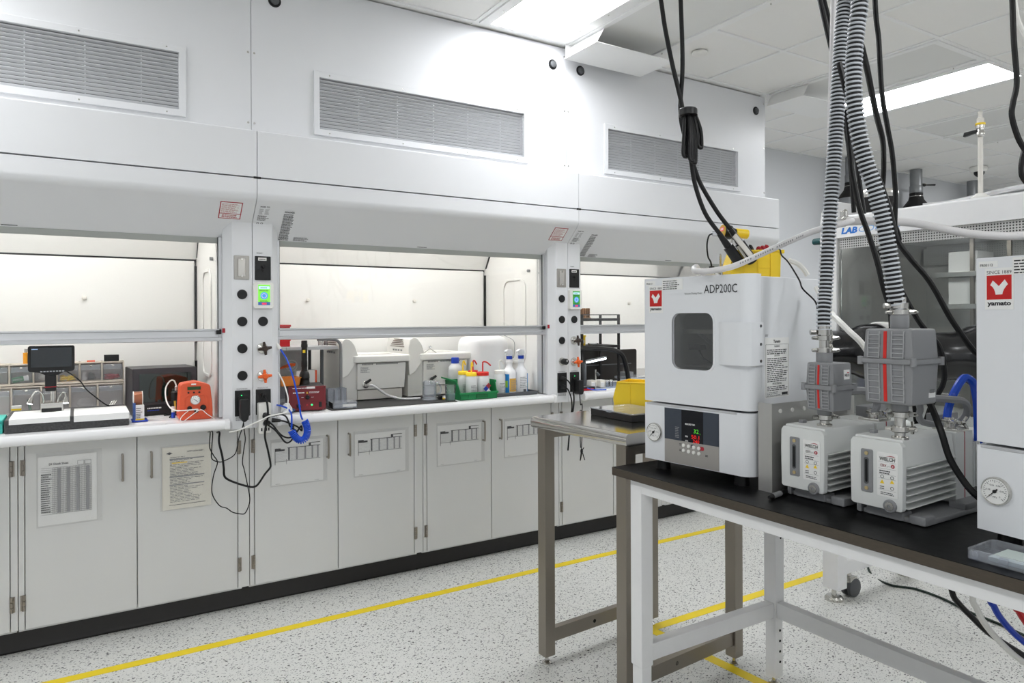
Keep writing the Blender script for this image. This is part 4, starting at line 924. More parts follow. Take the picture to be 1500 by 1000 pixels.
inside('black_clip', 'black bulldog clip in the drawer next to the red ties', 'clip', MB().prism([(.034, 1.113), (.070, 1.118), (.064, 1.14), (.040, 1.148)], 'y', 4.02, 4.05), BLACKP)
inside('white_connector', 'small white plastic connector beside the black clip', 'connector', MB().box(.008, .028, 4.02, 4.05, 1.111, 1.136).box(.014, .022, 4.015, 4.03, 1.136, 1.15), WHITEP)
inside('ziplock_bag', 'clear bag of parts in a lower drawer of the organizer', 'bag', MB().ball((.02, 4.03, 1.0), .036, .03, .03, 9, 6), SLEEVE)
inside('green_tube', 'green tube standing in a lower drawer of the organizer', 'tube', MB().cyl((-.2, 4.04, .968), (-.208, 4.04, 1.03), .006), GREENP)
inside('black_case', 'black plastic case on top of the organizer, nearest the printer', 'case', MB().box(.103, .167, 4.012, 4.06, 1.2005, 1.232).box(.108, .162, 4.005, 4.01, 1.214, 1.226), BLACKP)
inside('orange_lighter', 'flat orange piece lying on the organizer top', 'piece', MB().box(.030, .064, 4.02, 4.04, 1.2005, 1.2075), ORANGE)
t2 = thing('glue_bottle', 'small orange and silver bottle standing on the organizer behind the screen', 'bottle', (-.215, 4.04, 1.2))
MB().cyl((-.218, 4.04, 1.2005), (-.218, 4.04, 1.252), .011).build('body', mat('amber_label', (222, 150, 36), .4), t2); MB().cyl((-.218, 4.04, 1.252), (-.215, 4.04, 1.27), .006, .009).build('cap', CHROME, t2); MB().box(-.21, -.202, 4.028, 4.03, 1.205, 1.25).build('label_strip', GREYD, t2, sm=0)
t2 = thing('tissue_pack', 'small white and yellow carton on the slab by the gooseneck lamp', 'carton', (-.23, 3.86, 1.0))
MB().box(-.262, -.226, 3.86, 3.89, WZ, 1.02).build('carton', PAPER, t2, sm=0); MB().box(-.2625, -.2255, 3.8595, 3.88, 1.0, 1.008).build('stripe', YELP, t2, sm=0)
t2 = thing('teal_box', 'teal plastic box at the frame edge beside the granite slab', 'box', (-.3, 3.55, WZ))
MB().box(-.36, -.268, 3.52, 3.72, WZ, 1.0).build('box_body', mat('teal_plastic', (64, 190, 176), .4), t2, bev=.003); MB().box(-.362, -.267, 3.518, 3.722, .985, .992).build('rim', mat('teal_dark', (40, 150, 140), .4), t2, sm=0)

t = thing('laser_box', 'black cabinet printer with a dark green window, beside the organizer', 'printer', (.215, 3.80, WZ), .085); M = MW[t]; B = lambda: MB(M)
BX = mat('anthracite_shell', (58, 56, 60), .45, var=.04)
b = B().box(0, .285, .004, .235, .004, .226).build('shell', BX, t, bev=.004)
B().prism([(.0, 0.03), (.285, .03), (.285, .226), (0, .226)], 'y', 0, .006).build('front_frame', BX, t, bev=.003)
B().box(.028, .258, -.002, .003, .062, .2).build('window', mat('dark_green_glass', (16, 30, 24), .06, coat=1), t, sm=0)
c = B().box(.004, .281, -.003, .004, .0, .05).build('lower_panel', BLACKP, t, bev=.003)
F = M @ rot((0, -.0035, 0), PI / 2); lines(F, c, PAPER, .062, .125, .030, .038, 1, .8, 4, ragged=.02); lines(F, c, BLUEP, .062, .115, .02, .025, 1, .8, 5, ragged=.02)
t = thing('tape_dispenser', 'white and blue carton with a copper roll on top, beside the granite slab', 'dispenser', (.232, 3.6, WZ)); B = lambda: MB()
B().box(.2, .264, 3.58, 3.68, WZ, .95).build('tray_base', BLUEP, t, bev=.002); B().box(.215, .25, 3.6, 3.66, .95, 1.018).build('carton', PAPER, t, bev=.001)
B().box(.2145, .2505, 3.599, 3.61, .95, .957).build('carton_stripe', YELP, t, sm=0)
lines(FY(.217, 3.5995, .96), t, PRINT, 0, .026, 0, .05, 6, .4, 5)
B().box(.206, .2155, 3.6, 3.66, .95, 1.028).build('carton_side', mat('label_blue', (60, 90, 150), .5), t, sm=0)
r = B().cyl((.21, 3.64, 1.045), (.243, 3.64, 1.045), .032, n=22).build('roll', mat('copper_tape', (150, 92, 64), .35, metal=.3), t); 
for x in (.207, .243): B().cyl((x, 3.64, 1.045), (x + .003, 3.64, 1.045), .034, n=22).build('roll_flange', WHITEP, r)
t = thing('fluid_dispenser', 'orange fluid dispenser with a round gauge and green display', 'dispenser', (.455, 3.515, WZ)); B = lambda: MB()
OD = ORANGE
fr = [(.384, .952), (.392, .9445), (.520, .9445), (.528, .952), (.528, 1.0), (.519, 1.095), (.512, 1.105), (.46, 1.121), (.40, 1.113), (.392, 1.103), (.386, 1.0)]
b = B().prism(fr, 'y', 3.515, 3.62).build('shell', OD, t, bev=.006)
B().frame([(x, z) for x, z in rrect(.405, .508, .955, 1.062, .026)], [(x, z) for x, z in rrect(.411, .502, .961, 1.056, .021)], 'y', 3.5125, 3.518).build('front_rim', OD, b, bev=.001, seg=1)
B().box(.420, .476, 3.5125, 3.518, 1.083, 1.098).build('display', mat('lcd_green', (40, 74, 34), .25), b, sm=0)
B().box(.436, .456, 3.511, 3.516, 1.105, 1.112).build('sticker', PAPER, b, sm=0)
for x in (.424, .447, .47): B().cyl((x, 3.515, 1.071), (x, 3.510, 1.071), .0042).build('button', BLACKP, b)
g = B().lathe([(.0215, 0), (.0215, -.006), (.0185, -.008)], (.453, 3.515, 1.036), 'y', 24).build('pressure_gauge', CHROME, b); B().lathe([(.018, -.0078), (.018, -.0084)], (.453, 3.515, 1.036), 'y', 22).build('dial', PAPER, g)
for i in range(9): a = math.radians(220 - 260 * i / 8); B().box(.453 + .014 * math.cos(a) - .001, .453 + .014 * math.cos(a) + .001, 3.5062, 3.5066, 1.036 + .014 * math.sin(a) - .001, 1.036 + .014 * math.sin(a) + .001).build('dial_mark', PRINT, g, sm=0)
B().cyl((.445, 3.506, 1.042), (.463, 3.506, 1.028), .0009).build('pointer', PRINT, g)
for x, z, r in ((.429, .999, .0105), (.486, 1.0, .0125), (.457, .985, .009)): B().lathe([(r, 0), (r, -.008), (r * .8, -.012), (r * .6, -.012)], (x, 3.515, z), 'y', 16).build('port_knob', BLACKP, b)
cord('white_air_tube', [(.391, 3.665, 1.088), (.38, 3.66, 1.117), (.36, 3.64, 1.118), (.34, 3.62, 1.085), (.34, 3.58, 1.03), (.36, 3.53, .997), (.40, 3.495, .993), (.457, 3.49, .995), (.457, 3.505, .988)], .0032, WHITEP, 'white air tube looping from the black valve to the orange dispenser', 'tube')
cord('white_wire', [(.429, 3.50, .995), (.40, 3.485, .975), (.386, 3.48, .955), (.40, 3.478, .9475), (.44, 3.485, .975), (.474, 3.49, .992), (.50, 3.485, .97), (.53, 3.49, .9475)], .0018, WHITEP, 'thin white wire crossing low over the orange dispenser front', 'wire')
t = thing('syringe_stand', 'small black stand holding a dispensing valve between printer and dispenser', 'stand', (.375, 3.70, WZ)); B = lambda: MB()
for q in (.3, 2.2, 4.4): B().cyl((.375, 3.70, .952), (.375 + .05 * math.cos(q), 3.70 + .05 * math.sin(q), .947), .0035).build('stand_leg', BLACKP, t)
B().cyl((.378, 3.70, .95), (.378, 3.70, 1.03), .004).build('post', BLACKP, t); v = B().lathe([(.014, 0), (.016, .01), (.016, .04), (.011, .045), (.011, .055)], (.385, 3.695, 1.02)).build('valve_body', BLACKP, t)
B().lathe([(.006, 0), (.006, .018), (.004, .02)], (.389, 3.675, 1.07)).build('tube_fitting', CHROME, v); B().cyl((.388, 3.69, .975), (.386, 3.69, 1.02), .003, .005).build('needle', mat('needle_yellow', (232, 196, 70), .4), v)
t = thing('vial', 'small vial with white label and blue cap end beside the orange dispenser', 'vial', (.372, 3.62, WZ)); MB().cyl((.374, 3.64, WZ), (.374, 3.64, .972), .009).build('cap', BLUEP, t); MB().cyl((.374, 3.64, .972), (.374, 3.64, .998), .0085).build('label', PAPER, t)

# ================================================================== IN THE SECOND HOOD
tag(MB().prism(rrect(1.078, 1.79, 3.47, 3.795, .01), 'z', WZ, WZ + .0025).build('rubber_mat', mat('black_mat', (36, 35, 35), .7, var=.3, vscale=50)), 'black rubber mat under the two white baths', 'mat')
MZ = WZ + .003
t = thing('power_supply', 'maroon benchtop power supply with knobs and a rocker switch', 'power supply', (.88, 3.53, WZ), -.17); M = MW[t]; B = lambda: MB(M); MR = mat('maroon_paint', (120, 34, 40), .42, var=.03)
for x in (.02, .155): B().cyl((x, .03, 0), (x, .03, .008), .009).build('foot', BLACKP, t); B().cyl((x, .2, 0), (x, .2, .008), .009).build('foot', BLACKP, t)
b = B().box(0, .178, .006, .24, .007, .124).build('case', mat('charcoal_case', (52, 52, 54), .5), t, bev=.003); f = B().box(-.001, .179, 0, .008, .006, .126).build('front_panel', MR, t, bev=.0015, seg=1)
B().frame([(.012, .05), (.166, .05), (.166, .113), (.012, .113)], [(.0132, .0512), (.1648, .0512), (.1648, .1118), (.0132, .1118)], 'y', -.0008, .001).build('panel_line', mat('dark_maroon', (88, 26, 30), .5), f, sm=0)
F = M @ rot((0, -.0006, 0), PI / 2)
lines(F, f, PAPER, .02, .075, .092, .1, 1, .7, 3, ragged=.02); lines(F, f, PAPER, .098, .148, .092, .101, 2, .5, 4, ragged=.1); lines(F, f, PAPER, .018, .09, .116, .121, 1, .7, 5, ragged=.02)
MB(F).prism([(.083, .09), (.093, .09), (.088, .1)], 'z', 0, .0008).build('warning_triangle', YELP, f, sm=0); MB(F).box(.086, .126, .114, .124, 0, .0008).build('sticker', PAPER, f, sm=0)
for x, z, r in ((.09, .072, .0105), (.048, .03, .0115)): k = B().lathe([(r, 0), (r, -.004), (r * .9, -.016), (r * .7, -.018)], (x, 0, z), 'y', 16).build('knob', BLACKP, f)
for x in (.066, .113): MB(F).box(x - .006, x + .006, .0705, .072, 0, .0007).build('scale_mark', PAPER, f, sm=0)
for x, m_ in ((.088, INKRED), (.111, LEDG2)): B().cyl((x, 0, .033), (x, -.002, .033), .0045).build('indicator', m_, f)
B().box(.145, .159, -.004, .001, .02, .046).build('rocker_switch', BLACKP, f, bev=.001, seg=1)
for x, z in ((.006, .012), (.172, .012), (.006, .119), (.172, .119)): B().cyl((x, 0, z), (x, -.0015, z), .003, n=8).build('screw', BLACKP, f)
t = thing('flashlight', 'black flashlight standing lens-down on the maroon power supply', 'flashlight', (.985, 3.63, 1.0705)); B = lambda: MB()
B().lathe([(.026, 0), (.026, .012), (.0245, .014), (.0245, .030), (.026, .032), (.025, .05), (.021, .062), (.0165, .068)], (.985, 3.63, 1.0705), n=24).build('head', BLACKP, t)
B().lathe([(.0155, .066), (.0165, .07), (.0145, .075), (.0145, .09), (.016, .093), (.0155, .12), (.0145, .124), (.0145, .19), (.0165, .193), (.0165, .205), (.015, .208), (.015, .222), (.013, .226)], (.985, 3.63, 1.0705), n=20).build('barrel', BLACKP, t)
B().box(.973, .985, 3.612, 3.618, 1.233, 1.248).build('label', YELP, t, sm=0)
OT = glass_mat('orange_translucent', (250, 176, 84), .8, .1, .55)
def opentray(name, label, cat, x0, x1, y0, y1, z0, z1, m, th=.002, fl=.006, group=None):
    t = thing(name, label, cat, ((x0 + x1) / 2, y0, z0), 0, group)
    b = MB(); b.frame([(x0 - fl, y0 - fl), (x1 + fl, y0 - fl), (x1 + fl, y1 + fl), (x0 - fl, y1 + fl)], [(x0 + th, y0 + th), (x1 - th, y0 + th), (x1 - th, y1 - th), (x0 + th, y1 - th)], 'z', z0, z1)
    n = len(b.v)
    for i in range(8): x, y, z = b.v[i]; b.v[i] = (min(max(x, x0), x1) if i < 4 else x, min(max(y, y0), y1) if i < 4 else y, z)
    b.box(x0, x1, y0, y1, z0, z0 + th); b.build('tray_body', m, t, bev=.0008, seg=1)
    MB().frame([(x0 - fl - .003, y0 - fl - .003), (x1 + fl + .003, y0 - fl - .003), (x1 + fl + .003, y1 + fl + .003), (x0 - fl - .003, y1 + fl + .003)], [(x0 - fl + .001, y0 - fl + .001), (x1 + fl - .001, y0 - fl + .001), (x1 + fl - .001, y1 + fl - .001), (x0 - fl + .001, y1 + fl - .001)], 'z', z1 - .003, z1).build('rim', m, t, sm=0)
    return t
opentray('orange_tray', 'open translucent orange tray on the maroon power supply', 'tray', .857, .944, 3.575, 3.66, 1.0705, 1.113, OT)
t = thing('carton', 'white carton with an orange stripe behind the flashlight', 'carton', (1.06, 3.82, WZ)); MB().box(.99, 1.098, 3.80, 3.86, WZ, 1.128).build('carton_body', PAPER, t, sm=0); MB().box(1.088, 1.0985, 3.7992, 3.84, 1.06, 1.128).build('stripe', ORANGE, t, sm=0)
t = thing('storage_tub', 'stack of clear tubs behind the power supply', 'tub', (.93, 3.84, WZ)); MB().box(.86, .98, 3.82, 3.95, WZ, 1.10).build('lower_tub', CLEARB, t, bev=.004); MB().box(.868, .972, 3.825, 3.94, 1.102, 1.135).build('upper_tub', SLEEVE, t, bev=.004)
t = thing('orange_cutter', 'orange utility cutter lying on the clear tubs', 'cutter', (.96, 3.86, 1.136)); Mx = rot((.955, 3.86, 1.142), 0, -.12, .1); MB(Mx).prism([(-.05, 0), (.045, .004), (.05, .018), (.02, .022), (-.02, .012)], 'y', 0, .02).build('grip', ORANGE2, t, bev=.002); MB(Mx).box(-.02, .03, -.001, .0, .006, .013).build('slider', mat('orange_dark', (196, 90, 20), .4), t, sm=0)
t = thing('shelf_riser', 'white steel riser shelf with curved end frame, beside the post', 'shelf', (1.05, 3.8, WZ)); B = lambda: MB()
B().box(.834, 1.21, 3.78, 4.055, 1.240, 1.258).build('shelf_plate', ALU, t, bev=.002); 
for x in (.93, 1.015): B().box(x, x + .0015, 3.7795, 3.78, 1.241, 1.257).build('plate_joint', GREYD, t, sm=0)
B().box(1.122, 1.136, 3.80, 3.82, WZ, 1.24).build('post', GREYD, t, bev=.002); B().box(1.122, 1.136, 4.04, 4.06, WZ, 1.24).build('post', GREYD, t, bev=.002); B().box(.836, .85, 4.03, 4.05, WZ, 1.24).build('post', GREYD, t, bev=.002)
B().tube([(1.2195, 3.762, WZ + .004), (1.2195, 3.762, 1.1), (1.2195, 3.762, 1.24), (1.212, 3.762, 1.275), (1.19, 3.762, 1.293), (1.15, 3.762, 1.297), (1.09, 3.762, 1.297)], .0085, 10, 5).build('end_frame', GREYP, t)
bk = B()
for i in range(22): bk.box(.85, 1.12, 4.065, 4.07 + .003 * (i % 2), WZ + .01 + i * .0125, WZ + .01 + (i + 1) * .0125)
bk.build('ribbed_back', mat('light_grey_panel', (206, 204, 202), .5), t, sm=0); B().frame(circ(1.03, 1.14, .034, 24), circ(1.03, 1.14, .028, 24), 'y', 4.061, 4.066).build('round_emblem', PAPER, t, sm=0); B().frame(circ(1.03, 1.14, .02, 24), circ(1.03, 1.14, .016, 24), 'y', 4.061, 4.066).build('round_emblem', PAPER, t, sm=0)
sp = B().box(1.272, 1.32, 4.16, 4.166, WZ, 1.265).build('side_card', mat('card_taupe', (200, 188, 178), .6), t, sm=0)
for q in range(3): lines(FY(1.279, 4.1595, 1.09 + q * .04), sp, INKRED, 0, .034, 0, .03, 3, .4, 30 + q)
t = thing('red_bin', 'red plastic bin on the riser shelf, partly hidden by the post', 'bin', (.92, 3.85, 1.2585))
b = MB(); b.frame([(.845, 3.84), (.966, 3.84), (.966, 3.96), (.845, 3.96)], [(.849, 3.844), (.962, 3.844), (.962, 3.956), (.849, 3.956)], 'z', 1.2585, 1.37); b.box(.845, .966, 3.84, 3.96, 1.2585, 1.2625); b.build('bin_body', REDP, t, bev=.002)
MB().frame([(.84, 3.835), (.971, 3.835), (.971, 3.965), (.84, 3.965)], [(.849, 3.844), (.962, 3.844), (.962, 3.956), (.849, 3.956)], 'z', 1.365, 1.376).build('rim', REDP, t, bev=.002); MB().box(.842, .969, 3.837, 3.84, 1.29, 1.30).build('rib', REDP, t, bev=.001, seg=1)
for i, x in enumerate((1.148, 1.177)):
    t = thing('glass_jar', ['small glass jar on the shelf end, paler one', 'small glass jar with dark contents on the shelf end'][i], 'jar', (x, 3.9, 1.2585), 0, 'jars on the riser shelf'); MB().lathe([(.012, 0), (.0125, .03), (.011, .036), (.011, .042)], (x, 3.9, 1.2585)).build('jar_body', CLEAR, t); MB().lathe([(.0095, .002), (.0095, .024)], (x, 3.9, 1.2585)).build('contents', mat('jar_contents', (120, 92, 84), .5) if i else IVORY, t)
for i, (x, w_, z1) in enumerate(((1.114, .034, 1.036), (1.151, .034, 1.034), (1.188, .030, 1.036))):
    t = thing('clear_box', ['empty clear plastic box touching the maroon power supply', 'empty clear plastic box, middle of three in front of the shelf frame', 'empty clear plastic box nearest the first bath'][i], 'box', (x, 3.66, WZ), 0, 'clear plastic boxes in a row')
    b = MB(); b.frame([(x, 3.66), (x + w_, 3.66), (x + w_, 3.73), (x, 3.73)], [(x + .002, 3.662), (x + w_ - .002, 3.662), (x + w_ - .002, 3.728), (x + .002, 3.728)], 'z', MZ, z1); b.box(x, x + w_, 3.66, 3.73, MZ, MZ + .002); b.build('box_walls', CLEARB, t, sm=0)
    MB().box(x + .006, x + w_ - .006, 3.67, 3.72, MZ + .003, MZ + .02).build('box_insert', SLEEVE, t, sm=0)
t = thing('flat_case', 'flat clear lidded case with a black side in front of the clear boxes', 'case', (1.15, 3.52, MZ), -.12); M = MW[t]; MB(M).box(-.05, .075, 0, .10, 0, .03).build('case_body', CLEARB, t, bev=.002); MB(M).box(-.053, -.048, -.001, .101, 0, .028).build('black_end', BLACKP, t, sm=0); MB(M).box(.0, .07, -.0015, .0, .006, .02).build('paper_label', PAPER, t, sm=0)
t = thing('glove_wad', 'crumpled white wipe with a blue glove beside the post', 'wipe', (.86, 3.5, WZ))
random.seed(8); b = MB().ball((.85, 3.452, .972), .026, .024, .026, 10, 7)
b.v = [(x + random.uniform(-.005, .005), y + random.uniform(-.005, .005), z + random.uniform(-.005, .005)) for x, y, z in b.v]; b.build('wipe', PAPER, t, sm=0)
b = MB().ball((.875, 3.50, .958), .03, .02, .013, 9, 6); b.build('glove', mat('navy_nitrile', (30, 62, 100), .45), t)

def bath(x, y, label, twin):
    t = thing('water_bath', label, 'bath', (x, y, MZ), 0, 'white benchtop baths'); M = MW[t]; B = lambda: MB(M)
    B().hexa([(.0, .05, .0), (.36, .05, 0), (.36, .36, 0), (0, .36, 0)], [(.0, .05, .06), (.36, .05, .06), (.36, .36, .06), (0, .36, .06)]).build('plinth', IVORY, t, bev=.003)
    B().hexa([(.075, -.0, .004), (.342, -.0, .004), (.342, .06, .004), (.075, .06, .004)], [(.075, 0, .058), (.342, 0, .058), (.342, .06, .058), (.075, .06, .058)]).build('plinth_front', IVORY, t, bev=.003)
    B().box(.0, .365, .04, .36, .062, .215).build('tub', WHITEP, t, bev=.004)
    fp = B().hexa([(.07, -.008, .062), (.352, -.008, .062), (.352, .06, .062), (.07, .06, .062)], [(.07, -.01, .208), (.362, -.01, .208), (.362, .06, .208), (.07, .06, .208)]).build('front_panel', WHITEP, t, bev=.004)
    for i in range(26):
        if i in (8, 9): continue
        B().box(.098 + i * .0083, .102 + i * .0083, -.0116, -.006, .199, .206).build('vent_slot', GREYD, fp, sm=0)
    lines(M @ rot((0, -.0105, 0), PI / 2), fp, PRINTG, .088, .15, .157, .19, 6, .5, 17, ragged=.45)
    B().frame(rrect(.045, .385, -.03, .36, .02), rrect(.085, .35, .02, .32, .03), 'z', .212, .252).build('rim', WHITEP, t, bev=.008, seg=3)
    B().box(.08, .355, .015, .325, .236, .244).build('lid', mat('bath_lid', (206, 204, 200), .3), t, sm=0)
    # control head: curved hood over the end of the tub
    P = [(-.022, .125), (-.03, .24), (-.027, .30), (-.016, .338), (.006, .352), (.03, .345), (.058, .31), (.075, .262), (.078, .235), (.05, .19), (.018, .145)]
    hd = B().prism(P, 'y', -.012, .33).build('control_head', WHITEP, t, bev=.006, sm=50)
    B().box(-.022, .076, .012, .34, .0, .24).build('head_base', WHITEP, t, bev=.004)
    for i in range(5):
        z = .29 + i * .011; B().box(-.031 + .001 * i, -.014, .05 + i * .012, .26 - i * .012, z, z + .004).build('louvre', mat('louvre_brown', (120, 108, 100), .6), hd, sm=0)
    for i in range(4): B().box(-.032, -.028, .08 + i * .04, .10 + i * .04, .265, .276).build('key', GREYP, hd, sm=0)
    v = B().lathe([(.021, 0), (.021, -.004), (.012, -.006), (.012, -.012)], (.118, -.008, .09), 'y').build('drain_flange', CHROME, fp)
    B().cyl((.11, -.03, .10), (.14, -.032, .118), .008, .007).build('drain_lever', BLACKP, fp); B().cyl((.118, -.012, .092), (.136, -.034, .086), .010, .008).build('drain_spout', WHITEP, fp)
    if twin:
        k = B().tube([(.13, .12, .246), (.155, .12, .262), (.172, .12, .272), (.19, .12, .262), (.215, .12, .246)], .003, 8).build('lid_handle', CHROME, t)
        B().ball((.172, .12, .284), .008).build('lid_knob', CLEAR, k)
    return t
bath(1.248, 3.785, 'white lidded bath whose drain hose runs to the clear jug', False)
bath(1.664, 3.812, 'white lidded bath with a knob on its lid, behind the clear jug', True)
cord('drain_hose', [(1.384, 3.75, 1.034), (1.402, 3.74, 1.03), (1.426, 3.735, 1.012), (1.475, 3.72, .976), (1.536, 3.68, .957), (1.60, 3.65, .9555), (1.64, 3.645, .9555)], .0065, TUBEC, 'white drain hose running from the first bath to the jug', 'hose')
t = thing('clear_jug', 'clear plastic jug standing on the black mat, valve on top', 'jug', (1.686, 3.62, MZ)); MB().lathe([(.044, 0), (.043, .006), (.041, .008), (.039, .095), (.036, .104), (.03, .108)], (1.686, 3.62, MZ), n=24).build('jug_wall', CLEARB, t); MB().lathe([(.037, .002), (.037, .012)], (1.686, 3.62, MZ)).build('water', mat('dull_water', (176, 182, 188), .1, alpha=.6), t)
MB().tube([(1.735, 3.62, .978), (1.752, 3.62, .98), (1.758, 3.62, 1.01), (1.74, 3.62, 1.045), (1.722, 3.62, 1.04)], .005, 8).build('handle', CLEARB, t)
t = thing('beaker', 'small clear beaker with greenish liquid, beside the green bin', 'beaker', (1.768, 3.52, MZ)); MB().lathe([(.027, 0), (.031, .085), (.033, .088), (.031, .088)], (1.768, 3.52, MZ), n=24).build('beaker_wall', CLEAR, t); MB().lathe([(.0255, .003), (.027, .038)], (1.768, 3.52, MZ)).build('liquid', mat('green_liquid', (110, 160, 150), .1, alpha=.75), t)
t = thing('brush', 'small black and yellow tool lying between the jug and beaker', 'tool', (1.73, 3.56, MZ)); MB().box(1.728, 1.746, 3.575, 3.60, MZ, MZ + .022).build('head', BLACKP, t, bev=.002); MB().box(1.746, 1.764, 3.578, 3.595, MZ, MZ + .008).build('tip', YELP, t, bev=.001, seg=1)
# bottles
def bottle(name, label, x, y, r, h, m, cap, caph, capr, group=None, z=WZ, shoulder=.02, neck=.5):
    t = thing(name, label, 'bottle', (x, y, z), 0, group)
    b = MB().lathe([(r * .93, 0), (r, .004), (r, h - shoulder), (r * .92, h - shoulder * .55), (r * neck, h - shoulder * .08), (r * neck, h + .004)], (x, y, z), n=24).build('bottle_body', m, t)
    MB().lathe([(capr, 0), (capr, caph * .85), (capr * .92, caph)], (x, y, z + h), n=20).build('cap', cap, t)
    return t, b
bottle('plastic_bottle', 'tall milky bottle with a blue screw cap behind the green bin', 1.908, 3.735, .043, .195, MILK, BLUEP, .034, .0235, shoulder=.04)
def washb(label, x, y, r, h, col, tip, group, body=MILK):
    t, b = bottle('wash_bottle', label, x, y, r, h, body, col, .021, r * .92, group, MZ, .012, .86)
    z = MZ + h + .02
    MB().tube([(x, y, z - .002), (x, y, z + .045), (x + .003, y - .002, z + .058), (x + tip * .5, y - .004, z + .055), (x + tip, y - .006, z + .035)], .0042, 8).build('spout', col, t)
    lines(FY(x - r * .6, y - r - .0006, MZ + .03), t, PRINTG, 0, r * 1.2, 0, .05, 6, .45, int(x * 1000), ragged=.5)
    return t
W4 = 'wash bottles in the green bin'
washb('yellow-capped wash bottle farther back in the green bin', 1.90, 3.62, .031, .132, YELP, .014, W4)
washb('yellow-capped wash bottle, front one in the green bin', 1.915, 3.545, .0335, .128, YELP, .006, W4)
RT = mat('red_spout', (205, 40, 34), .4)
washb('red-capped wash bottle farther back, half behind the other red cap', 1.972, 3.630, .032, .132, RT, .022, W4)
t = washb('red-capped wash bottle with a red and blue hazard diamond', 1.993, 3.55, .039, .128, RT, .05, W4)
S = FY(2.0, 3.5095, MZ + .058)
for m_, P in ((BLUEP, [(-.036, 0), (-.018, -.018), (0, 0), (-.018, .018)]), (INKRED, [(-.018, .018), (0, 0), (.018, .018), (0, .036)]), (PAPER, [(-.018, -.018), (0, -.036), (.018, -.018), (0, 0)])):
    MB(S).prism([(p * .9 + .008, q * .9 - .004) for p, q in P], 'z', 0, .001).build('hazard_quadrant', m_, t, sm=0)
text('1', PRINT, t, S @ Matrix.Translation((0, 0, .0012)), -.008, -.010, .014, al='CENTER', bold=.03); text('3', PRINT, t, S @ Matrix.Translation((0, 0, .0012)), .008, .007, .013, al='CENTER', bold=.03)
t = washb('white-capped wash bottle in the grey tray', 2.125, 3.58, .034, .13, WHITEP, .028, None)
# green bin: low front, high sloping back
def bin_(name, label, M, L, Wd, H, lowf, m, group=None, cat='bin'):
    """hang-and-stack bin in frame M: X along its length from the open front, Y across, Z up"""
    o = M.translation; t = thing(name, label, cat, tuple(o), 0, group); th = .003
    side = [(.006, 0), (L, 0), (L + .004, H), (L * .34, H), (0, lowf)] if lowf < H * .8 else [(.008, 0), (L, 0), (L + .003, H), (.018, H), (0, H * .45)]
    b = MB(M)
    for y in (0, Wd - th): b.prism(side, 'y', y, y + th)
    b.box(.006, L, 0, Wd, 0, th); b.box(L - th, L, 0, Wd, 0, H); 
    lf = lowf if lowf < H * .8 else H * .45
    b.hexa([(.006, 0, 0), (.009, 0, 0), (.009, Wd, 0), (.006, Wd, 0)], [(0, 0, lf), (.003, 0, lf), (.003, Wd, lf), (0, Wd, lf)])
    if lowf >= H * .8: b.hexa([(0, 0, H * .45), (.003, 0, H * .45), (.003, Wd, H * .45), (0, Wd, H * .45)], [(.018, 0, H), (.021, 0, H), (.021, Wd, H), (.018, Wd, H)])
    b.build('bin_body', m, t, bev=.0008, seg=1)
    r = MB(M)
    for y0 in (-.006, Wd): r.box(L * .34 if lowf < H * .8 else .018, L + .006, y0, y0 + .006, H - .006, H)
    r.box(L - .001, L + .012, -.006, Wd + .006, H - .012, H); r.build('rim', m, t, bev=.001, seg=1)
    for k_ in (.28, .55, .80):
        if lowf < H * .8 and k_ < .4: continue
        [MB(M).box(L * k_, L * k_ + .004, a_, a_ + .003, .004, H - .008).build('rib', m, t, sm=0) for a_ in (-.003, Wd)]
    for z in (.35, .66): [MB(M).box(L * .55, L * .8, a_, a_ + .0025, H * z, H * z + .003).build('cross_rib', m, t, sm=0) for a_ in (-.0025, Wd)]
    return t
# its open front faces the viewer; the high back is at the end by the beaker
t = thing('green_bin', 'green open-front bin holding four wash bottles', 'bin', (1.82, 3.50, WZ))
G0, G1, Ya, Yb = 1.818, 2.056, 3.495, 3.68
b = MB(); th = .003
b.prism([(G0, WZ), (G1, WZ), (G1 + .004, .985), (G0 + .055, .983), (G0 - .004, .985)], 'y', Ya, Ya + th)
b.prism([(G0, WZ), (G1, WZ), (G1 + .004, 1.05), (G0 - .004, 1.05)], 'y', Yb - th, Yb)
b.prism([(Ya, WZ), (Yb, WZ), (Yb, 1.05), (Ya + .05, 1.05), (Ya, .985)], 'x', G0, G0 + th); b.prism([(Ya, WZ), (Yb, WZ), (Yb, 1.05), (Ya + .02, 1.045), (Ya, .985)], 'x', G1 - th, G1)
b.box(G0, G1, Ya, Yb, WZ - .0, WZ + .0028); b.build('bin_body', GREENP, t, sm=0)
r = MB(); r.box(G0 - .006, G1 + .008, Ya - .006, Ya + .002, .975, .987); r.build('front_rim', GREENP, t, bev=.0015, seg=1)
MB().hexa([(G0 - .008, Ya + .048, 1.046), (G0 + .004, Ya + .048, 1.046), (G0 + .004, Yb, 1.052), (G0 - .03, Yb, 1.06)], [(G0 - .008, Ya + .048, 1.054), (G0 + .004, Ya + .048, 1.054), (G0 + .004, Yb, 1.06), (G0 - .03, Yb, 1.068)]).build('stacking_rim', GREENP, t, sm=0)
MB().box(G1 - .001, G1 + .008, Ya + .02, Yb, 1.036, 1.05).build('stacking_rim', GREENP, t, bev=.001, seg=1); MB().box(1.92, 1.995, Ya - .003, Ya, .956, .974).build('label_slot', mat('green_dark', (10, 96, 50), .4), t, sm=0)
for x in (1.87, 1.92, 1.995): MB().box(x, x + .003, Ya - .003, Ya, WZ + .004, .975).build('rib', GREENP, t, sm=0)
opentray('grey_tray', 'shallow grey tray under the spray bottles', 'tray', 2.072, 2.36, 3.535, 3.66, WZ, .966, GREYD, fl=.008)
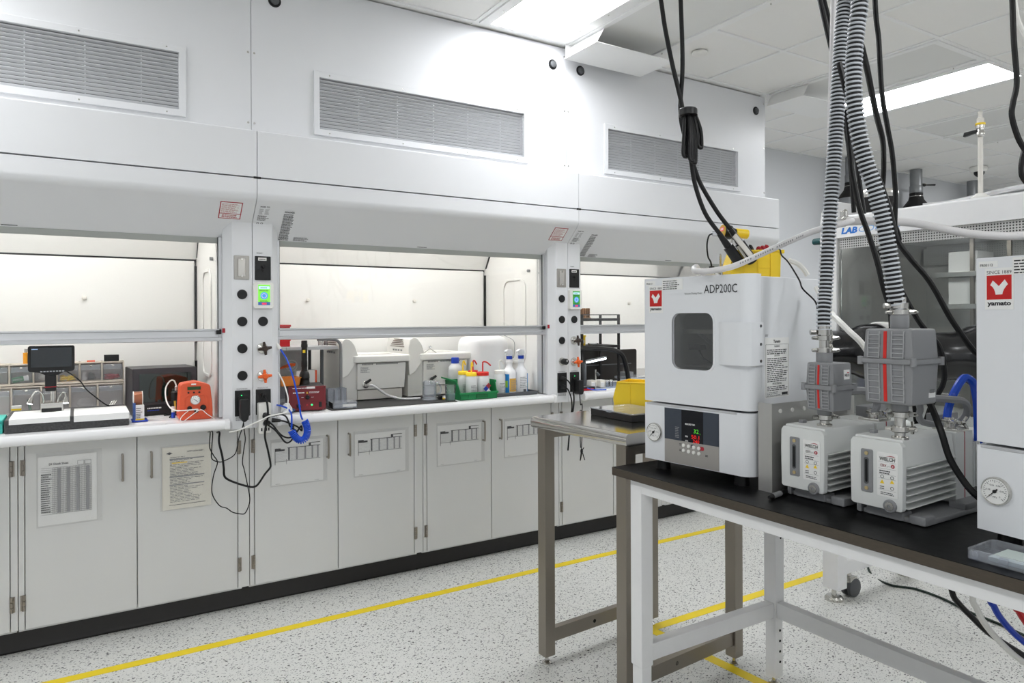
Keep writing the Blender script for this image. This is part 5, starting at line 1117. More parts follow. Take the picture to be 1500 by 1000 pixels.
def spray(label, x, y, front):
    t = thing('spray_bottle', label, 'bottle', (x, y, MZ), 0, 'white spray bottles in the grey tray'); z = MZ
    WB = mat('spray_white', (240, 241, 243), .3)
    MB().lathe([(.039, 0), (.041, .006), (.041, .128), (.038, .142), (.024, .158), (.018, .172), (.0185, .188), (.022, .195), (.017, .212)], (x, y, z), n=26).build('bottle_body', WB, t)
    MB().lathe([(.0185, 0), (.0185, .02)], (x, y, z + .212)).build('collar', BLUEP, t)
    hd = MB().prism([(x - .020, z + .232), (x + .018, z + .232), (x + .020, z + .25), (x + .012, z + .27), (x - .012, z + .272), (x - .030, z + .262), (x - .032, z + .254), (x - .02, z + .25)], 'y', y - .014, y + .014).build('trigger_head', WB, t, bev=.004)
    MB().tube([(x - .022, y, z + .25), (x - .030, y, z + .238), (x - .028, y, z + .218)], .004, 8).build('trigger', WB, hd)
    # label wrapped round the front of the bottle
    def wrap(a0, a1, z0, z1, m_, nm, rr=.0415):
        n = 8; vs = []; 
        for i in range(n + 1):
            a = math.radians(a0 + (a1 - a0) * i / n); c, s = math.cos(a), math.sin(a); vs += [(x + rr * c, y + rr * s, z + z0), (x + rr * c, y + rr * s, z + z1)]
        return MB().add(vs, [(2 * i, 2 * i + 2, 2 * i + 3, 2 * i + 1) for i in range(n)]).build(nm, m_, t)
    sky = mat('label_sky_blue', (30, 130, 200), .4); tan = mat('label_tan', (226, 176, 74), .45); lg = mat('label_green', (150, 200, 60), .45)
    if front:
        wrap(185, 238, .008, .124, sky, 'label'); wrap(195, 225, .045, .085, lg, 'label_motif', .0418); wrap(240, 312, .02, .098, tan, 'label_text_field')
        lines(FY(x - .014, y - .0425, z + .03), t, PRINTG, 0, .044, 0, .06, 9, .4, 41)
    else:
        wrap(300, 350, .008, .124, sky, 'label'); wrap(310, 335, .03, .07, lg, 'label_motif', .0418)
        lines(FY(x - .034, y - .0425, z + .04), t, PRINTG, 0, .05, 0, .07, 7, .4, 42); MB(FY(x - .01, y - .0425, z + .012)).box(0, .018, 0, .018, 0, .0006).build('barcode_block', GREYD, t, sm=0)
spray('white spray bottle with a tan and blue label', 2.205, 3.60, True); spray('white spray bottle with its blue label turned to the side', 2.292, 3.605, False)
t = thing('carboy', 'large milky white carboy in the corner of the middle hood', 'carboy', (2.19, 3.90, WZ)); CB = mat('carboy_poly', (241, 242, 243), .35, var=.01)
b = MB(); P = rrect(2.056, 2.35, 3.80, 4.04, .075, 6); n = len(P); cx, cy = 2.203, 3.92
for k_, (s, z) in enumerate(((.94, 0), (1, .012), (1, .10), (.985, .11), (.985, .125), (1, .135), (1, .285), (.97, .315), (.87, .338), (.6, .352))): b.v += [(cx + (p - cx) * s, cy + (q - cy) * s, WZ + z) for p, q in P]
b.f = [(k_ * n + i, k_ * n + (i + 1) % n, (k_ + 1) * n + (i + 1) % n, (k_ + 1) * n + i) for k_ in range(9) for i in range(n)] + [tuple(range(n - 1, -1, -1)), tuple(range(9 * n, 10 * n))]
b.build('carboy_body', CB, t, sm=60); MB().lathe([(.038, 0), (.038, .03), (.034, .036)], (2.215, 3.9, WZ + .35)).build('cap', CB, t); MB().tube([(2.12, 3.92, WZ + .345), (2.12, 3.92, WZ + .375), (2.17, 3.92, WZ + .385), (2.18, 3.91, WZ + .36)], .012, 10).build('handle', CB, t)
MB().tube([(2.33, 3.80, WZ + .22), (2.352, 3.79, WZ + .21), (2.36, 3.79, WZ + .25), (2.358, 3.80, WZ + .32), (2.30, 3.86, WZ + .36)], .002, 6).build('vent_line', GREYP, t)

# ================================================================== IN THE THIRD HOOD
t = thing('black_rack', 'black open wire rack with two shelves beside the second post', 'rack', (2.98, 3.75, WZ)); B = lambda: MB()
for x in (2.875, 3.195):
    for y in (3.75, 3.95): B().box(x - .007, x + .007, y, y + .014, WZ, 1.43).build('upright', BLACKM, t, sm=0)
for z in (1.20, 1.385): B().box(2.85, 3.2, 3.745, 3.965, z, z + .018).build('shelf', BLACKM, t, bev=.002)
B().box(2.868, 3.2, 3.75, 3.756, 1.424, 1.43).build('guard_rail', GREYD, t, sm=0)
t = thing('wooden_rack', 'wooden slotted rack on the top shelf of the black rack', 'rack', (2.92, 3.82, 1.4035)); B = lambda: MB(); WD = mat('plywood_brown', (160, 116, 76), .6, var=.2, vscale=30, stretch=(1, 1, 8))
B().box(2.82, 2.985, 3.80, 3.88, 1.4035, 1.41).build('base_board', WD, t, sm=0)
for i in range(9): B().box(2.825 + i * .0185, 2.83 + i * .0185 + (.006 if i % 3 == 0 else 0), 3.80, 3.88, 1.41, 1.472).build('slat', WD, t, sm=0)
t = thing('yellow_bin', 'small yellow bin on the middle shelf of the black rack', 'bin', (2.87, 3.80, 1.2185)); B = lambda: MB()
b = B(); b.frame([(2.83, 3.79), (2.93, 3.79), (2.93, 3.9), (2.83, 3.9)], [(2.833, 3.793), (2.927, 3.793), (2.927, 3.897), (2.833, 3.897)], 'z', 1.2185, 1.288); b.box(2.83, 2.93, 3.79, 3.9, 1.2185, 1.2215); b.build('bin_body', YELP, t, sm=0); B().box(2.827, 2.933, 3.787, 3.79, 1.278, 1.288).build('rim', YELP, t, sm=0); B().box(2.87, 2.92, 3.788, 3.79, 1.235, 1.255).build('label_card', CREAM, t, sm=0)
t = thing('glass_dish_row', 'shallow clear dish on the middle shelf of the black rack', 'dish', (3.02, 3.8, 1.2185)); MB().lathe([(.035, 0), (.038, .014)], (3.02, 3.82, 1.2185)).build('dish', CLEAR, t); MB().lathe([(.033, .001), (.033, .006)], (3.02, 3.82, 1.2185)).build('sample', GREYP, t)
t = thing('blackout_panel', 'wide black panel standing at the back of the end hood', 'panel', (3.2, 3.98, WZ)); MB().prism(rrect(2.72, 3.56, WZ, 1.172, .015), 'y', 3.98, 3.99).build('panel_sheet', mat('panel_black', (30, 26, 22), .3), t, bev=.002); MB().box(3.06, 3.5, 3.972, 3.981, 1.062, 1.068).build('panel_rail', GREYD, t, sm=0)
t = thing('bench_lamp', 'bright LED strip lamp glowing in front of the black panel', 'lamp', (2.9, 3.72, WZ)); B = lambda: MB(); Mx = rot((2.95, 3.70, 1.122), 0, -.13)
B().lathe([(.03, 0), (.03, .008), (.015, .012), (.0125, .02), (.0125, .15)], (2.93, 3.80, WZ)).build('column', GREYD, t); B().cyl((2.93, 3.80, WZ + .15), (2.93, 3.72, 1.125), .008).build('arm', GREYD, t)
MB(Mx).box(-.085, .085, -.012, .012, .004, .014).build('lamp_head', GREYP, t, bev=.003); MB(Mx).box(-.078, .078, -.0115, .0115, -.006, .004).build('light_strip', LEDW, t, bev=.002)
cord('extraction_hose', [(2.76, 3.71, 1.21), (2.86, 3.715, 1.205), (2.99, 3.715, 1.198), (3.11, 3.715, 1.185), (3.19, 3.715, 1.15), (3.225, 3.71, 1.06), (3.235, 3.70, .963)], .017, RUBBER, 'thick black hose arching over the end hood worktop', 'hose')
for i, (x, y) in enumerate(((2.86, 3.64), (2.925, 3.625))):
    t = thing('sample_box', ['small white open box nearest the second post', 'small white open box, second from the post'][i], 'box', (x, y, WZ), 0, 'white boxes under the LED lamp')
    b = MB(); b.box(x, x + .045, y, y + .05, WZ, WZ + .006); b.box(x, x + .045, y + .044, y + .05, WZ, WZ + .05); b.box(x, x + .005, y, y + .05, WZ, WZ + .05); b.box(x + .04, x + .045, y, y + .05, WZ, WZ + .05); b.build('box_body', IVORY, t, bev=.001, seg=1); MB().box(x + .006, x + .039, y + .004, y + .044, WZ + .006, WZ + .034).build('block', PAPER, t, bev=.001, seg=1)
t = thing('blue_mat', 'blue-grey mat under the white boxes in the end hood', 'mat', (3.0, 3.55, WZ)); MB().box(2.75, 3.35, 3.58, 3.9, WZ - .0022, WZ - .0004).build('mat', mat('slate_blue_mat', (112, 122, 140), .6), t, sm=0)
for i, x in enumerate((3.03, 3.062)):
    t = thing('sample_vial', ['small clear vial beside the white boxes', 'small clear vial beside the yellow bin top'][i], 'vial', (x, 3.68, WZ), 0, 'clear vials'); MB().lathe([(.013, 0), (.013, .03), (.01, .034)], (x, 3.68, WZ)).build('glass', CLEAR, t); MB().lathe([(.0105, .034), (.0105, .042)], (x, 3.68, WZ)).build('cap', WHITEP, t)
t = thing('glass_tray', 'pale glass tray of parts behind the yellow bin', 'tray', (3.2, 3.72, WZ)); MB().box(3.26, 3.46, 3.70, 3.88, WZ + .03, WZ + .045).build('tray_plate', CLEARB, t, bev=.003); MB().box(3.28, 3.44, 3.72, 3.86, WZ, WZ + .03).build('stand_block', PAPER, t, bev=.002); MB().box(3.29, 3.37, 3.80, 3.86, WZ + .045, WZ + .075).build('parts', GREYP, t, bev=.003)
t = thing('microscope_tool', 'slim steel probe clamp standing beside the LED lamp', 'clamp', (2.985, 3.75, WZ)); MB().cyl((2.985, 3.75, WZ), (2.985, 3.75, WZ + .11), .006).build('rod', CHROME, t); MB().lathe([(.02, 0), (.02, .006)], (2.985, 3.75, WZ)).build('base', GREYD, t); MB().cyl((2.985, 3.74, WZ + .09), (3.0, 3.73, WZ + .07), .009).build('clamp_head', GREYD, t)
cord('blue_cable', [(2.72, 3.50, .965), (2.76, 3.49, .952), (2.81, 3.47, .951), (2.84, 3.46, .951)], .0035, BLUET, 'short blue cable beside the second post'); 
t = thing('red_case', 'small black and red case against the second post', 'case', (2.76, 3.55, WZ)); MB().box(2.70, 2.80, 3.52, 3.60, WZ, WZ + .025).build('case_body', BLACKP, t, bev=.003); MB().box(2.70, 2.785, 3.5185, 3.52, WZ + .003, WZ + .014).build('red_band', REDP, t, sm=0)

# ================================================================== GLOVE ENCLOSURE ON ITS STAND
t = thing('glove_enclosure', 'white framed stainless glove enclosure with black gloves behind the pumps', 'enclosure', (3.5, 2.05, .9)); B = lambda: MB()
EX0, EX1, EY0, EY1 = 3.12, 3.92, -.2, 2.06
can = B().prism([(EX0, 1.787), (EX0, 1.886), (EX0 + .006, 1.893), (EX1, 1.893), (EX1, 1.787)], 'y', EY0, EY1).build('canopy', WPAINT, t, bev=.003)
text('LAB', mat('logo_blue', (36, 116, 204), .5), can, FX(EX0, 2.03, 1.806), 0, 0, .028, .082, bold=.05, shear=.2); text('CONCO', mat('logo_pale_blue', (120, 170, 224), .5), can, FX(EX0, 2.03, 1.806), .088, 0, .028, .20, shear=.2)
side = [(2.142, .93), (2.142, 1.87), (2.135, 1.92), (2.115, 1.952), (2.08, 1.966), (2.055, 1.966), (2.055, .93)]
B().prism(side, 'x', EX0 - .002, EX1).build('side_frame', WPAINT, t, bev=.003)
B().box(EX0 + .01, EX1, 2.048, 2.054, .93, 1.787).build('liner_side', SHEET, t, sm=0)
B().box(EX1 - .006, EX1, EY0, 2.048, .93, 1.787).build('liner_back', SHEET, t, sm=0)
B().box(EX0, EX1, EY0, 2.142, .88, .93).build('base_tray', WPAINT, t, bev=.004)
B().box(EX0 + .012, EX0 + .016, EY0, 2.048, 1.735, 1.787).build('perforated_band', PERFS, t, sm=0)
B().box(EX1 - .05, EX1 - .045, EY0, 2.04, 1.68, 1.77).build('perforated_band', PERFS, t, sm=0)
wn = B().hexa([(EX0 + .02, EY0, .935), (EX0 + .02, 2.046, .935), (EX0 + .026, 2.046, .935), (EX0 + .026, EY0, .935)], [(EX0 + .02, EY0, 1.735), (EX0 + .02, 2.046, 1.735), (EX0 + .026, 2.046, 1.735), (EX0 + .026, EY0, 1.735)]).build('window', PLEXI, t, sm=0)
GL = mat('glove_rubber', (20, 20, 22), .22, var=.1, coat=.3)
for yc, dy in ((1.84, 1.0), (1.38, .8)):
    r = B().frame([(p, q) for p, q in circ(yc, 1.245, .14, 32)], [(p, q) for p, q in circ(yc, 1.245, .112, 32)], 'x', EX0 - .012, EX0 + .034).build('glove_port', WHITEP, t, bev=.005)
    c = [(EX0 + .01, yc, 1.245), (EX0 - .06, yc + .05 * dy, 1.248), (EX0 - .14, yc + .14 * dy, 1.245), (EX0 - .20, yc + .26 * dy, 1.235), (EX0 - .24, yc + .38 * dy, 1.215)]
    B().tube(c, .1, 24, 6, radii=lambda k: .112 + .022 * math.sin(min(1, k * 3) * PI) - .055 * k * k + .003 * math.sin(k * 26)).build('glove_sleeve', GL, r)
lm = B().box(3.35, 3.45, .0, 1.9, 1.775, 1.786).build('lamp_housing', WPAINT, t, sm=0); B().box(3.36, 3.44, .02, 1.88, 1.770, 1.775).build('lamp_tube', emission('enclosure_fill_tube', (255, 253, 250), 9.0), lm, sm=0)  # assumed tube and housing, unseen, added to brighten the dim enclosure interior
# inner shelving and papers
rk = B()
for y in (1.676, 1.519): rk.box(3.6, 3.615, y - .008, y + .008, .93, 1.785)
rk.build('shelf_upright', STEEL, t, sm=0, kind='stuff')
for z in (1.455, 1.61): B().box(3.59, 3.80, .9, 1.833, z - .012, z + .012).build('inner_shelf', SHEET, t, bev=.002)
for i, (z0, z1) in enumerate(((1.6225, 1.72), (1.4675, 1.595))):
    o = B().box(3.62, 3.78, 1.66, 1.79, z0, z1).build('white_carton', PAPER, bev=.002); tag(o, ['white carton on the upper shelf inside the glove enclosure', 'white carton on the lower shelf inside the glove enclosure'][i], 'carton', 'cartons in the enclosure')
o = B().box(3.62, 3.76, 1.40, 1.6, 1.4675, 1.50).build('black_tray', BLACKP, bev=.003); tag(o, 'flat black tray on the lower shelf of the glove enclosure', 'tray')
t = thing('enclosure_stand', 'white stand under the glove enclosure with levelling foot and caster', 'stand', (3.5, 2.1, 0))
for y in (2.08, .1):
    for x in (3.16, 3.80):
        l = B().box(x, x + .075, y, y + .085, .06, .8795).build('leg', WPAINT, t, bev=.004)
        B().lathe([(.042, 0), (.044, .012), (.036, .022), (.012, .026), (.010, .062)], (x + .03, y + .042, 0)).build('levelling_foot', CHROME, l)
        if x < 3.5 and y > 1: B().cyl((x + .06, y - .012, .33), (x + .06, y, .33), .012, n=10).build('bolt', CHROME, l)
    rl = B().box(3.235, 3.80, y + .01, y + .06, 0.125, .19).build('side_stretcher', WPAINT, t, bev=.003)
    cs = B()
    for q in (-.018, .018): cs.lathe([(.04, -.012), (.046, -.008), (.046, .008), (.04, .012)], (3.31, y + .03 + q, .047), 'y', 18)
    cs.build('caster', GREYD, t); B().box(3.275, 3.335, y + .005, y + .055, .07, .10).build('caster_fork', CHROME, t, bev=.006); B().cyl((3.30, y + .03, .09), (3.30, y + .03, .126), .009).build('caster_stem', CHROME, t)
B().box(3.16, 3.9, .1, 2.16, .84, .8795).build('top_frame', WPAINT, t, bev=.003)
# needle valve standing on the canopy
t = thing('needle_valve', 'slim white riser pipe with a black lever valve and yellow ring on the enclosure', 'valve', (3.2, 1.45, 1.894)); B = lambda: MB(); vx, vy = 3.2, 1.454
B().lathe([(.036, 0), (.036, .012), (.022, .02), (.018, .026)], (vx, vy, 1.8935)).build('base_flange', WHITEP, t); B().cyl((vx, vy, 1.92), (vx, vy, 2.16), .0095).build('riser', IVORY, t)
vb = B().lathe([(.013, 0), (.016, .006), (.016, .018), (.012, .024), (.012, .034), (.016, .036), (.016, .05)], (vx, vy, 2.155)).build('valve_body', CHROME, t)
B().lathe([(.0185, 0), (.0185, .008)], (vx, vy, 2.205)).build('yellow_ring', YELP, vb); B().lathe([(.013, 0), (.013, .02), (.008, .024), (.008, .04), (.011, .045), (.006, .05)], (vx, vy, 2.213)).build('hose_barb', IVORY, vb)
B().hexa([(vx - .008, vy, 2.178), (vx + .008, vy, 2.178), (vx + .01, vy + .065, 2.168), (vx - .01, vy + .065, 2.168)], [(vx - .008, vy, 2.190), (vx + .008, vy, 2.190), (vx + .01, vy + .06, 2.186), (vx - .01, vy + .06, 2.186)]).build('lever', BLACKP, vb, bev=.003)
t = thing('green_plug', 'dark green plug on the outer side of the white enclosure frame', 'plug', (3.14, 2.15, 1.78)); MB().cyl((3.15, 2.143, 1.785), (3.15, 2.20, 1.785), .018, .016).build('plug_body', mat('dark_green', (20, 74, 76), .4), t, bev=.003); MB().cyl((3.15, 2.143, 1.785), (3.15, 2.15, 1.785), .022).build('collar', WHITEP, t)
tag(MB().tube([(3.22, 1.70, 1.905), (3.26, 1.62, 1.908), (3.25, 1.50, 1.915), (3.24, 1.40, 1.925), (3.24, 1.25, 1.93), (3.26, 1.05, 1.915), (3.28, .9, 1.907)], .011, 10).build('clear_tube', TUBEC), 'clear tube lying along the top of the enclosure canopy', 'tube')
# exhaust ducts dropping from the ceiling beyond it
for i, (x, lab) in enumerate(((6.77, 'galvanised exhaust duct and black boot partly hidden by the corrugated hoses'), (7.98, 'galvanised exhaust duct with a black boot and damper lever, middle of three'), (9.24, 'galvanised exhaust duct partly behind the slim riser valve'))):
    y = 4.285; t = thing('exhaust_duct', lab, 'duct', (x, y, 2.6), 0, 'exhaust ducts near the back wall'); B = lambda: MB()
    GV = mat('galvanised', (150, 152, 154), .42, metal=.75, var=.22, vscale=10)
    B().lathe([(.062, 2.80), (.062, 3.046)], (x, y, 0), n=24).build('duct_pipe', GV, t); B().lathe([(.064, 2.785), (.067, 2.79), (.067, 2.86), (.064, 2.865)], (x, y, 0), n=24).build('collar', GV, t)
    B().lathe([(.068, 2.745), (.068, 2.785)], (x, y, 0), n=24).build('rubber_cuff', BLACKM, t); B().lathe([(.0695, 2.74), (.0695, 2.75)], (x, y, 0), n=24).build('hose_band', CHROME, t)
    B().lathe([(.145, 2.62), (.13, 2.64), (.10, 2.68), (.078, 2.71), (.070, 2.745)], (x, y, 0), n=28).build('boot', BLACKM, t)
    B().lathe([(.14, 2.2), (.14, 2.62)], (x, y, 0), n=28).build('lower_duct', GV, t)
    d = B().cyl((x + .06, y - .03, 2.88), (x + .10, y - .04, 2.88), .018).build('damper_hub', BLACKP, t); B().cyl((x + .09, y - .04, 2.88), (x + .24, y - .08, 2.89), .007, .01).build('damper_lever', BLACKP, d)
    struct_ = None
t = thing('roof_duct_cap', 'black boot under a polished cap on the enclosure behind the hoses', 'duct', (3.45, 1.98, 1.9)); B = lambda: MB()
B().lathe([(.05, 1.894), (.055, 1.92), (.09, 1.975), (.092, 1.99)], (3.36, 2.0, 0), n=24).build('boot', BLACKM, t); B().lathe([(.098, 1.99), (.1, 2.0), (.1, 2.02), (.096, 2.028)], (3.36, 2.0, 0), n=28).build('polished_cap', CHROME, t)

# ================================================================== ON THE OVEN, STEEL TABLE AND BENCH
OZ = 1.537
Mb = rot((1.822, 1.581, OZ + .0005), 0, 0, math.atan2(-.10, .16))
bin_('yellow_bin', 'yellow bin holding cord plugs on top of the oven', Mb, .165, .09, .092, .092, YELP, 'yellow storage bins')
Mb2 = rot((1.985, 2.372, TZ + .0005), 0, 0, math.atan2(-.13, .075))
bin_('yellow_bin', 'large yellow bin standing on the steel table behind the black tray', Mb2, .27, .15, .125, .125, YELP, 'yellow storage bins')
for k_, (s, m_, lab) in enumerate(((.05, BLACKP, 'coiled black lead end showing above the rim of the upper yellow bin'), (.104, INKRED, 'coiled red lead end showing above the rim of the upper yellow bin'))):
    P = []
    for i in range(3):
        x = s + .014 * i; P += [Mb @ Vector(q) for q in ((x, .04, .05), (x + .003, .05, .10 + .004 * (i % 3)), (x + .010, .042, .098))]
    P += [Mb @ Vector((P and x + .016, .04, .05))]
    tag(MB().tube(P, .0045, 6, 4).build('lead', m_), lab, 'lead')
t = thing('vacuum_gauge_head', 'black and yellow digital vacuum gauge on a post behind the yellow bin', 'gauge', (1.92, 1.66, OZ)); B = lambda: MB()
B().cyl((1.926, 1.657, OZ), (1.926, 1.657, 1.685), .0065).build('post', CHROME, t); B().lathe([(.011, 0), (.011, .006)], (1.926, 1.657, OZ)).build('post_flange', CHROME, t)
a, b_ = Vector((1.886, 1.668, 1.703)), Vector((1.958, 1.636, 1.696)); dx_ = (b_ - a).normalized()
hd = B().cyl(a, a + dx_ * .03, .026, .024, 20).build('gauge_head', BLACKP, t, bev=.002); B().cyl(a - dx_ * .003, a, .0245, n=20).build('gauge_face', mat('mustard_face', (216, 176, 60), .4), hd)
zx = dx_; R1 = Matrix.Translation(a - dx_ * .0035) @ Matrix(((0, 0, 0, 0),) * 4) if False else None
Mf = Matrix.Identity(4); nn = -dx_; xx = Vector((0, 0, 1)).cross(nn).normalized(); yy = nn.cross(xx)
for i in range(3): Mf[i][0], Mf[i][1], Mf[i][2] = xx[i], yy[i], nn[i]
Mf.translation = a - dx_ * .0032
MB(Mf).box(-.012, .014, .002, .014, 0, .0006).build('led_window', mat('led_window_red', (230, 60, 90), .4, emit=.5), hd, sm=0); lines(Mf @ Matrix.Translation((0, 0, .0004)), hd, PAPER, -.009, .012, .004, .012, 1, .95, 6, ragged=.02)
B().cyl(a + dx_ * .03, a + dx_ * .05, .019, .014).build('gauge_neck', BLACKP, t); yb = B().cyl(a + dx_ * .045, b_ + dx_ * .012, .0165, n=18).build('sensor_body', YELP, t, bev=.003)
B().cyl((1.86, 1.69, 1.697), (1.884, 1.675, 1.697), .009).build('connector', CLEARB, t)
cord('sensor_cable', [(1.862, 1.693, 1.697), (1.852, 1.699, 1.69), (1.847, 1.703, 1.66), (1.85, 1.702, 1.62), (1.858, 1.697, 1.60), (1.861, 1.695, 1.58)], .0028, RUBBER, 'short black sensor cable hanging from the vacuum gauge')
t = thing('valve_clamp', 'steel clamp and black connector lying on the oven top by the clear hose', 'clamp', (1.88, 1.68, OZ)); B = lambda: MB()
B().cyl((1.861, 1.695, OZ), (1.861, 1.695, 1.585), .0105, .0095).build('black_connector', BLACKP, t, bev=.002); B().cyl((1.865, 1.69, 1.565), (1.90, 1.67, 1.566), .008).build('clamp_body', CHROME, t); B().box(1.881, 1.891, 1.677, 1.681, 1.575, 1.628).build('clamp_strap', CHROME, t, bev=.0015, seg=1); B().cyl((1.89, 1.674, OZ), (1.89, 1.674, 1.57), .01).build('clamp_foot', CHROME, t); B().cyl((1.885, 1.665, 1.572), (1.915, 1.66, 1.578), .004).build('wing_screw', CHROME, t)
# cords hanging from the ceiling with a tied bundle
def plug_end(p, q, t, m=BLACKP):
    p, q = Vector(p), Vector(q); MB().cyl(p, p.lerp(q, .4), .0085, .012, 12).build('strain_relief', m, t); MB().cyl(p.lerp(q, .4), q, .0165, .0175, 14).build('plug_body', m, t)
for i, (pts, e, lab) in enumerate((([(1.52, 1.64, 3.046), (1.53, 1.635, 2.75), (1.544, 1.632, 2.492), (1.561, 1.626, 2.408), (1.575, 1.623, 2.324), (1.598, 1.614, 2.207), (1.624, 1.602, 2.089), (1.634, 1.60, 2.02), (1.648, 1.598, 1.96), (1.659, 1.595, 1.908), (1.673, 1.592, 1.833), (1.703, 1.578, 1.742), (1.747, 1.557, 1.675)], [(1.745, 1.558, 1.677), (1.83, 1.545, 1.58)], 'black power cord with the tied bundle, its plug at the front of the yellow bin'), ([(1.60, 1.59, 3.046), (1.605, 1.59, 2.75), (1.61, 1.591, 2.492), (1.615, 1.594, 2.409), (1.623, 1.595, 2.206), (1.636, 1.618, 2.067), (1.658, 1.618, 1.982), (1.69, 1.608, 1.885), (1.712, 1.60, 1.832), (1.752, 1.57, 1.746), (1.785, 1.545, 1.69)], [(1.783, 1.546, 1.692), (1.87, 1.53, 1.59)], 'black power cord hanging straight, its tagged plug in the yellow bin'))):
    t = thing('power_cable', lab, 'cable', pts[0], 0, 'cords over the oven'); MB().tube(pts, .0072, 10, 6).build('cable', RUBBER, t); plug_end(e[0], e[1], t)
    if i:
        a, b_ = Vector(e[0]).lerp(Vector(e[1]), .45), Vector(e[0]).lerp(Vector(e[1]), .9); o = Vector((-.022, -.004, -.012)); MB().hexa([a + o, a + o * .1, b_ + o * .1, b_ + o], [v + Vector((0, -.004, 0)) for v in (a + o, a + o * .1, b_ + o * .1, b_ + o)]).build('paper_tag', CREAM, t, sm=0)
    else:
        a, b_ = Vector((1.78, 1.535, 1.665)), Vector((1.835, 1.515, 1.60)); o = Vector((.014, 0, .012)); MB().hexa([a, a + o, b_ + o, b_], [v + Vector((0, -.004, 0)) for v in (a, a + o, b_ + o, b_)]).build('paper_tag', IVORY, t, sm=0)
t = thing('cable_bundle', 'looped slack of black cord tied high above the oven', 'cable', (1.63, 1.585, 2.06)); c0 = Vector((1.636, 1.585, 2.055))
for i in range(5):
    a = -.5 + i * .32; dx, dy = .022 * math.sin(a * 3), .012 * math.cos(i * 2.1); L = (.13, .145, .15, .125, .10)[i]; sx = (-.012, -.004, .004, .014, .026)[i]
    MB().tube([c0 + Vector((sx * .5, dy * .4, .01)), c0 + Vector((sx * .9 - .006, dy - .012, -L * .5)), c0 + Vector((sx * 1.2 - .007, dy - .012, -L)), c0 + Vector((sx * 1.2 + .001, dy - .016, -L - .012)), c0 + Vector((sx * 1.2 + .009, dy - .012, -L)), c0 + Vector((sx + .008, dy - .012, -L * .5)), c0 + Vector((sx * .6 + .004, dy * .4, .01))], .0062, 8, 5).build('cord_loop', RUBBER, t)
MB().lathe([(.026, -.012), (.03, -.01), (.03, .008), (.026, .012)], tuple(c0), n=18).build('tie', BLACKP, t)
# reinforced clear hose draped across
t = thing('clear_hose', 'clear braided hose sweeping from the oven top towards the enclosure', 'hose', (1.7, 1.5, 1.56))
MB().tube([(1.84, 1.67, 1.549), (1.77, 1.645, 1.552), (1.70, 1.605, 1.562), (1.66, 1.575, 1.568), (1.628, 1.555, 1.56), (1.612, 1.53, 1.551), (1.632, 1.497, 1.5495), (1.682, 1.45, 1.562), (1.741, 1.398, 1.596), (1.80, 1.346, 1.632), (1.843, 1.303, 1.658), (1.864, 1.274, 1.669), (1.95, 1.25, 1.69), (2.05, 1.30, 1.71), (2.10, 1.36, 1.72)], .0092, 12, 6).build('hose_wall', BRAID, t)
pts = [(1.682, 1.45, 1.562), (1.741, 1.398, 1.596), (1.80, 1.346, 1.632), (1.843, 1.303, 1.658)]
P_ = smooth(pts, 12); b = MB()
for i in range(4, 32, 1):
    if i % 9 == 0: continue
    p, q = P_[i], P_[i + 1]; o = Vector((-.0075, -.0075, 0)); b.add([p + o + Vector((0, 0, -.003)), p.lerp(q, .55) + o + Vector((0, 0, -.003)), p.lerp(q, .55) + o + Vector((0, 0, .002)), p + o + Vector((0, 0, .002))], [(0, 1, 2, 3)])
b.build('hose_print', PRINTG, t, sm=0, kind='stuff')
MB().tube([(2.10, 1.36, 1.72), (2.136, 1.383, 1.72), (2.179, 1.327, 1.719), (2.226, 1.269, 1.714), (2.261, 1.218, 1.705), (2.294, 1.169, 1.688), (2.345, 1.107, 1.667), (2.393, 1.048, 1.656), (2.441, .989, 1.653), (2.56, .83, 1.66), (2.8, .7, 1.70)], .0125, 12, 6).build('outer_hose', BRAID, t)
v = MB(); c = (2.105, 1.365, 1.72); v.cyl((2.07, 1.33, 1.712), (2.12, 1.378, 1.722), .016, n=12); v.cyl((2.08, 1.34, 1.70), (2.08, 1.34, 1.745), .009, n=8); v.cyl((2.1, 1.36, 1.70), (2.1, 1.36, 1.75), .009, n=8); v.cyl((2.115, 1.365, 1.735), (2.09, 1.345, 1.75), .006, n=8); v.build('coupling', CHROME, t, bev=.001, seg=1)
cord('white_vinyl_tube', [(1.985, 1.478, 1.595), (1.993, 1.472, 1.591), (2.01, 1.462, 1.583), (2.026, 1.452, 1.565), (2.036, 1.445, 1.545)], .0085, WHITEP, 'white tube dropping from the yellow bin to the oven top', 'tube')
cord('sensor_lead', [(1.915, 1.468, 1.63), (1.905, 1.45, 1.622), (1.895, 1.437, 1.604), (1.88, 1.40, 1.577), (1.868, 1.355, 1.522), (1.851, 1.33, 1.493), (1.862, 1.298, 1.457), (1.846, 1.278, 1.432)], .0024, RUBBER, 'thin black lead falling from the yellow bin down the oven side')
cord('flat_white_strap', [(1.96, 1.36, 1.50), (1.943, 1.327, 1.459), (1.921, 1.281, 1.417), (1.893, 1.24, 1.396), (1.873, 1.194, 1.366), (1.859, 1.144, 1.328), (1.88, 1.10, 1.24), (1.95, 1.08, 1.15)], .0085, WHITEP, 'white tube slanting down between the two inlet filters', 'tube')
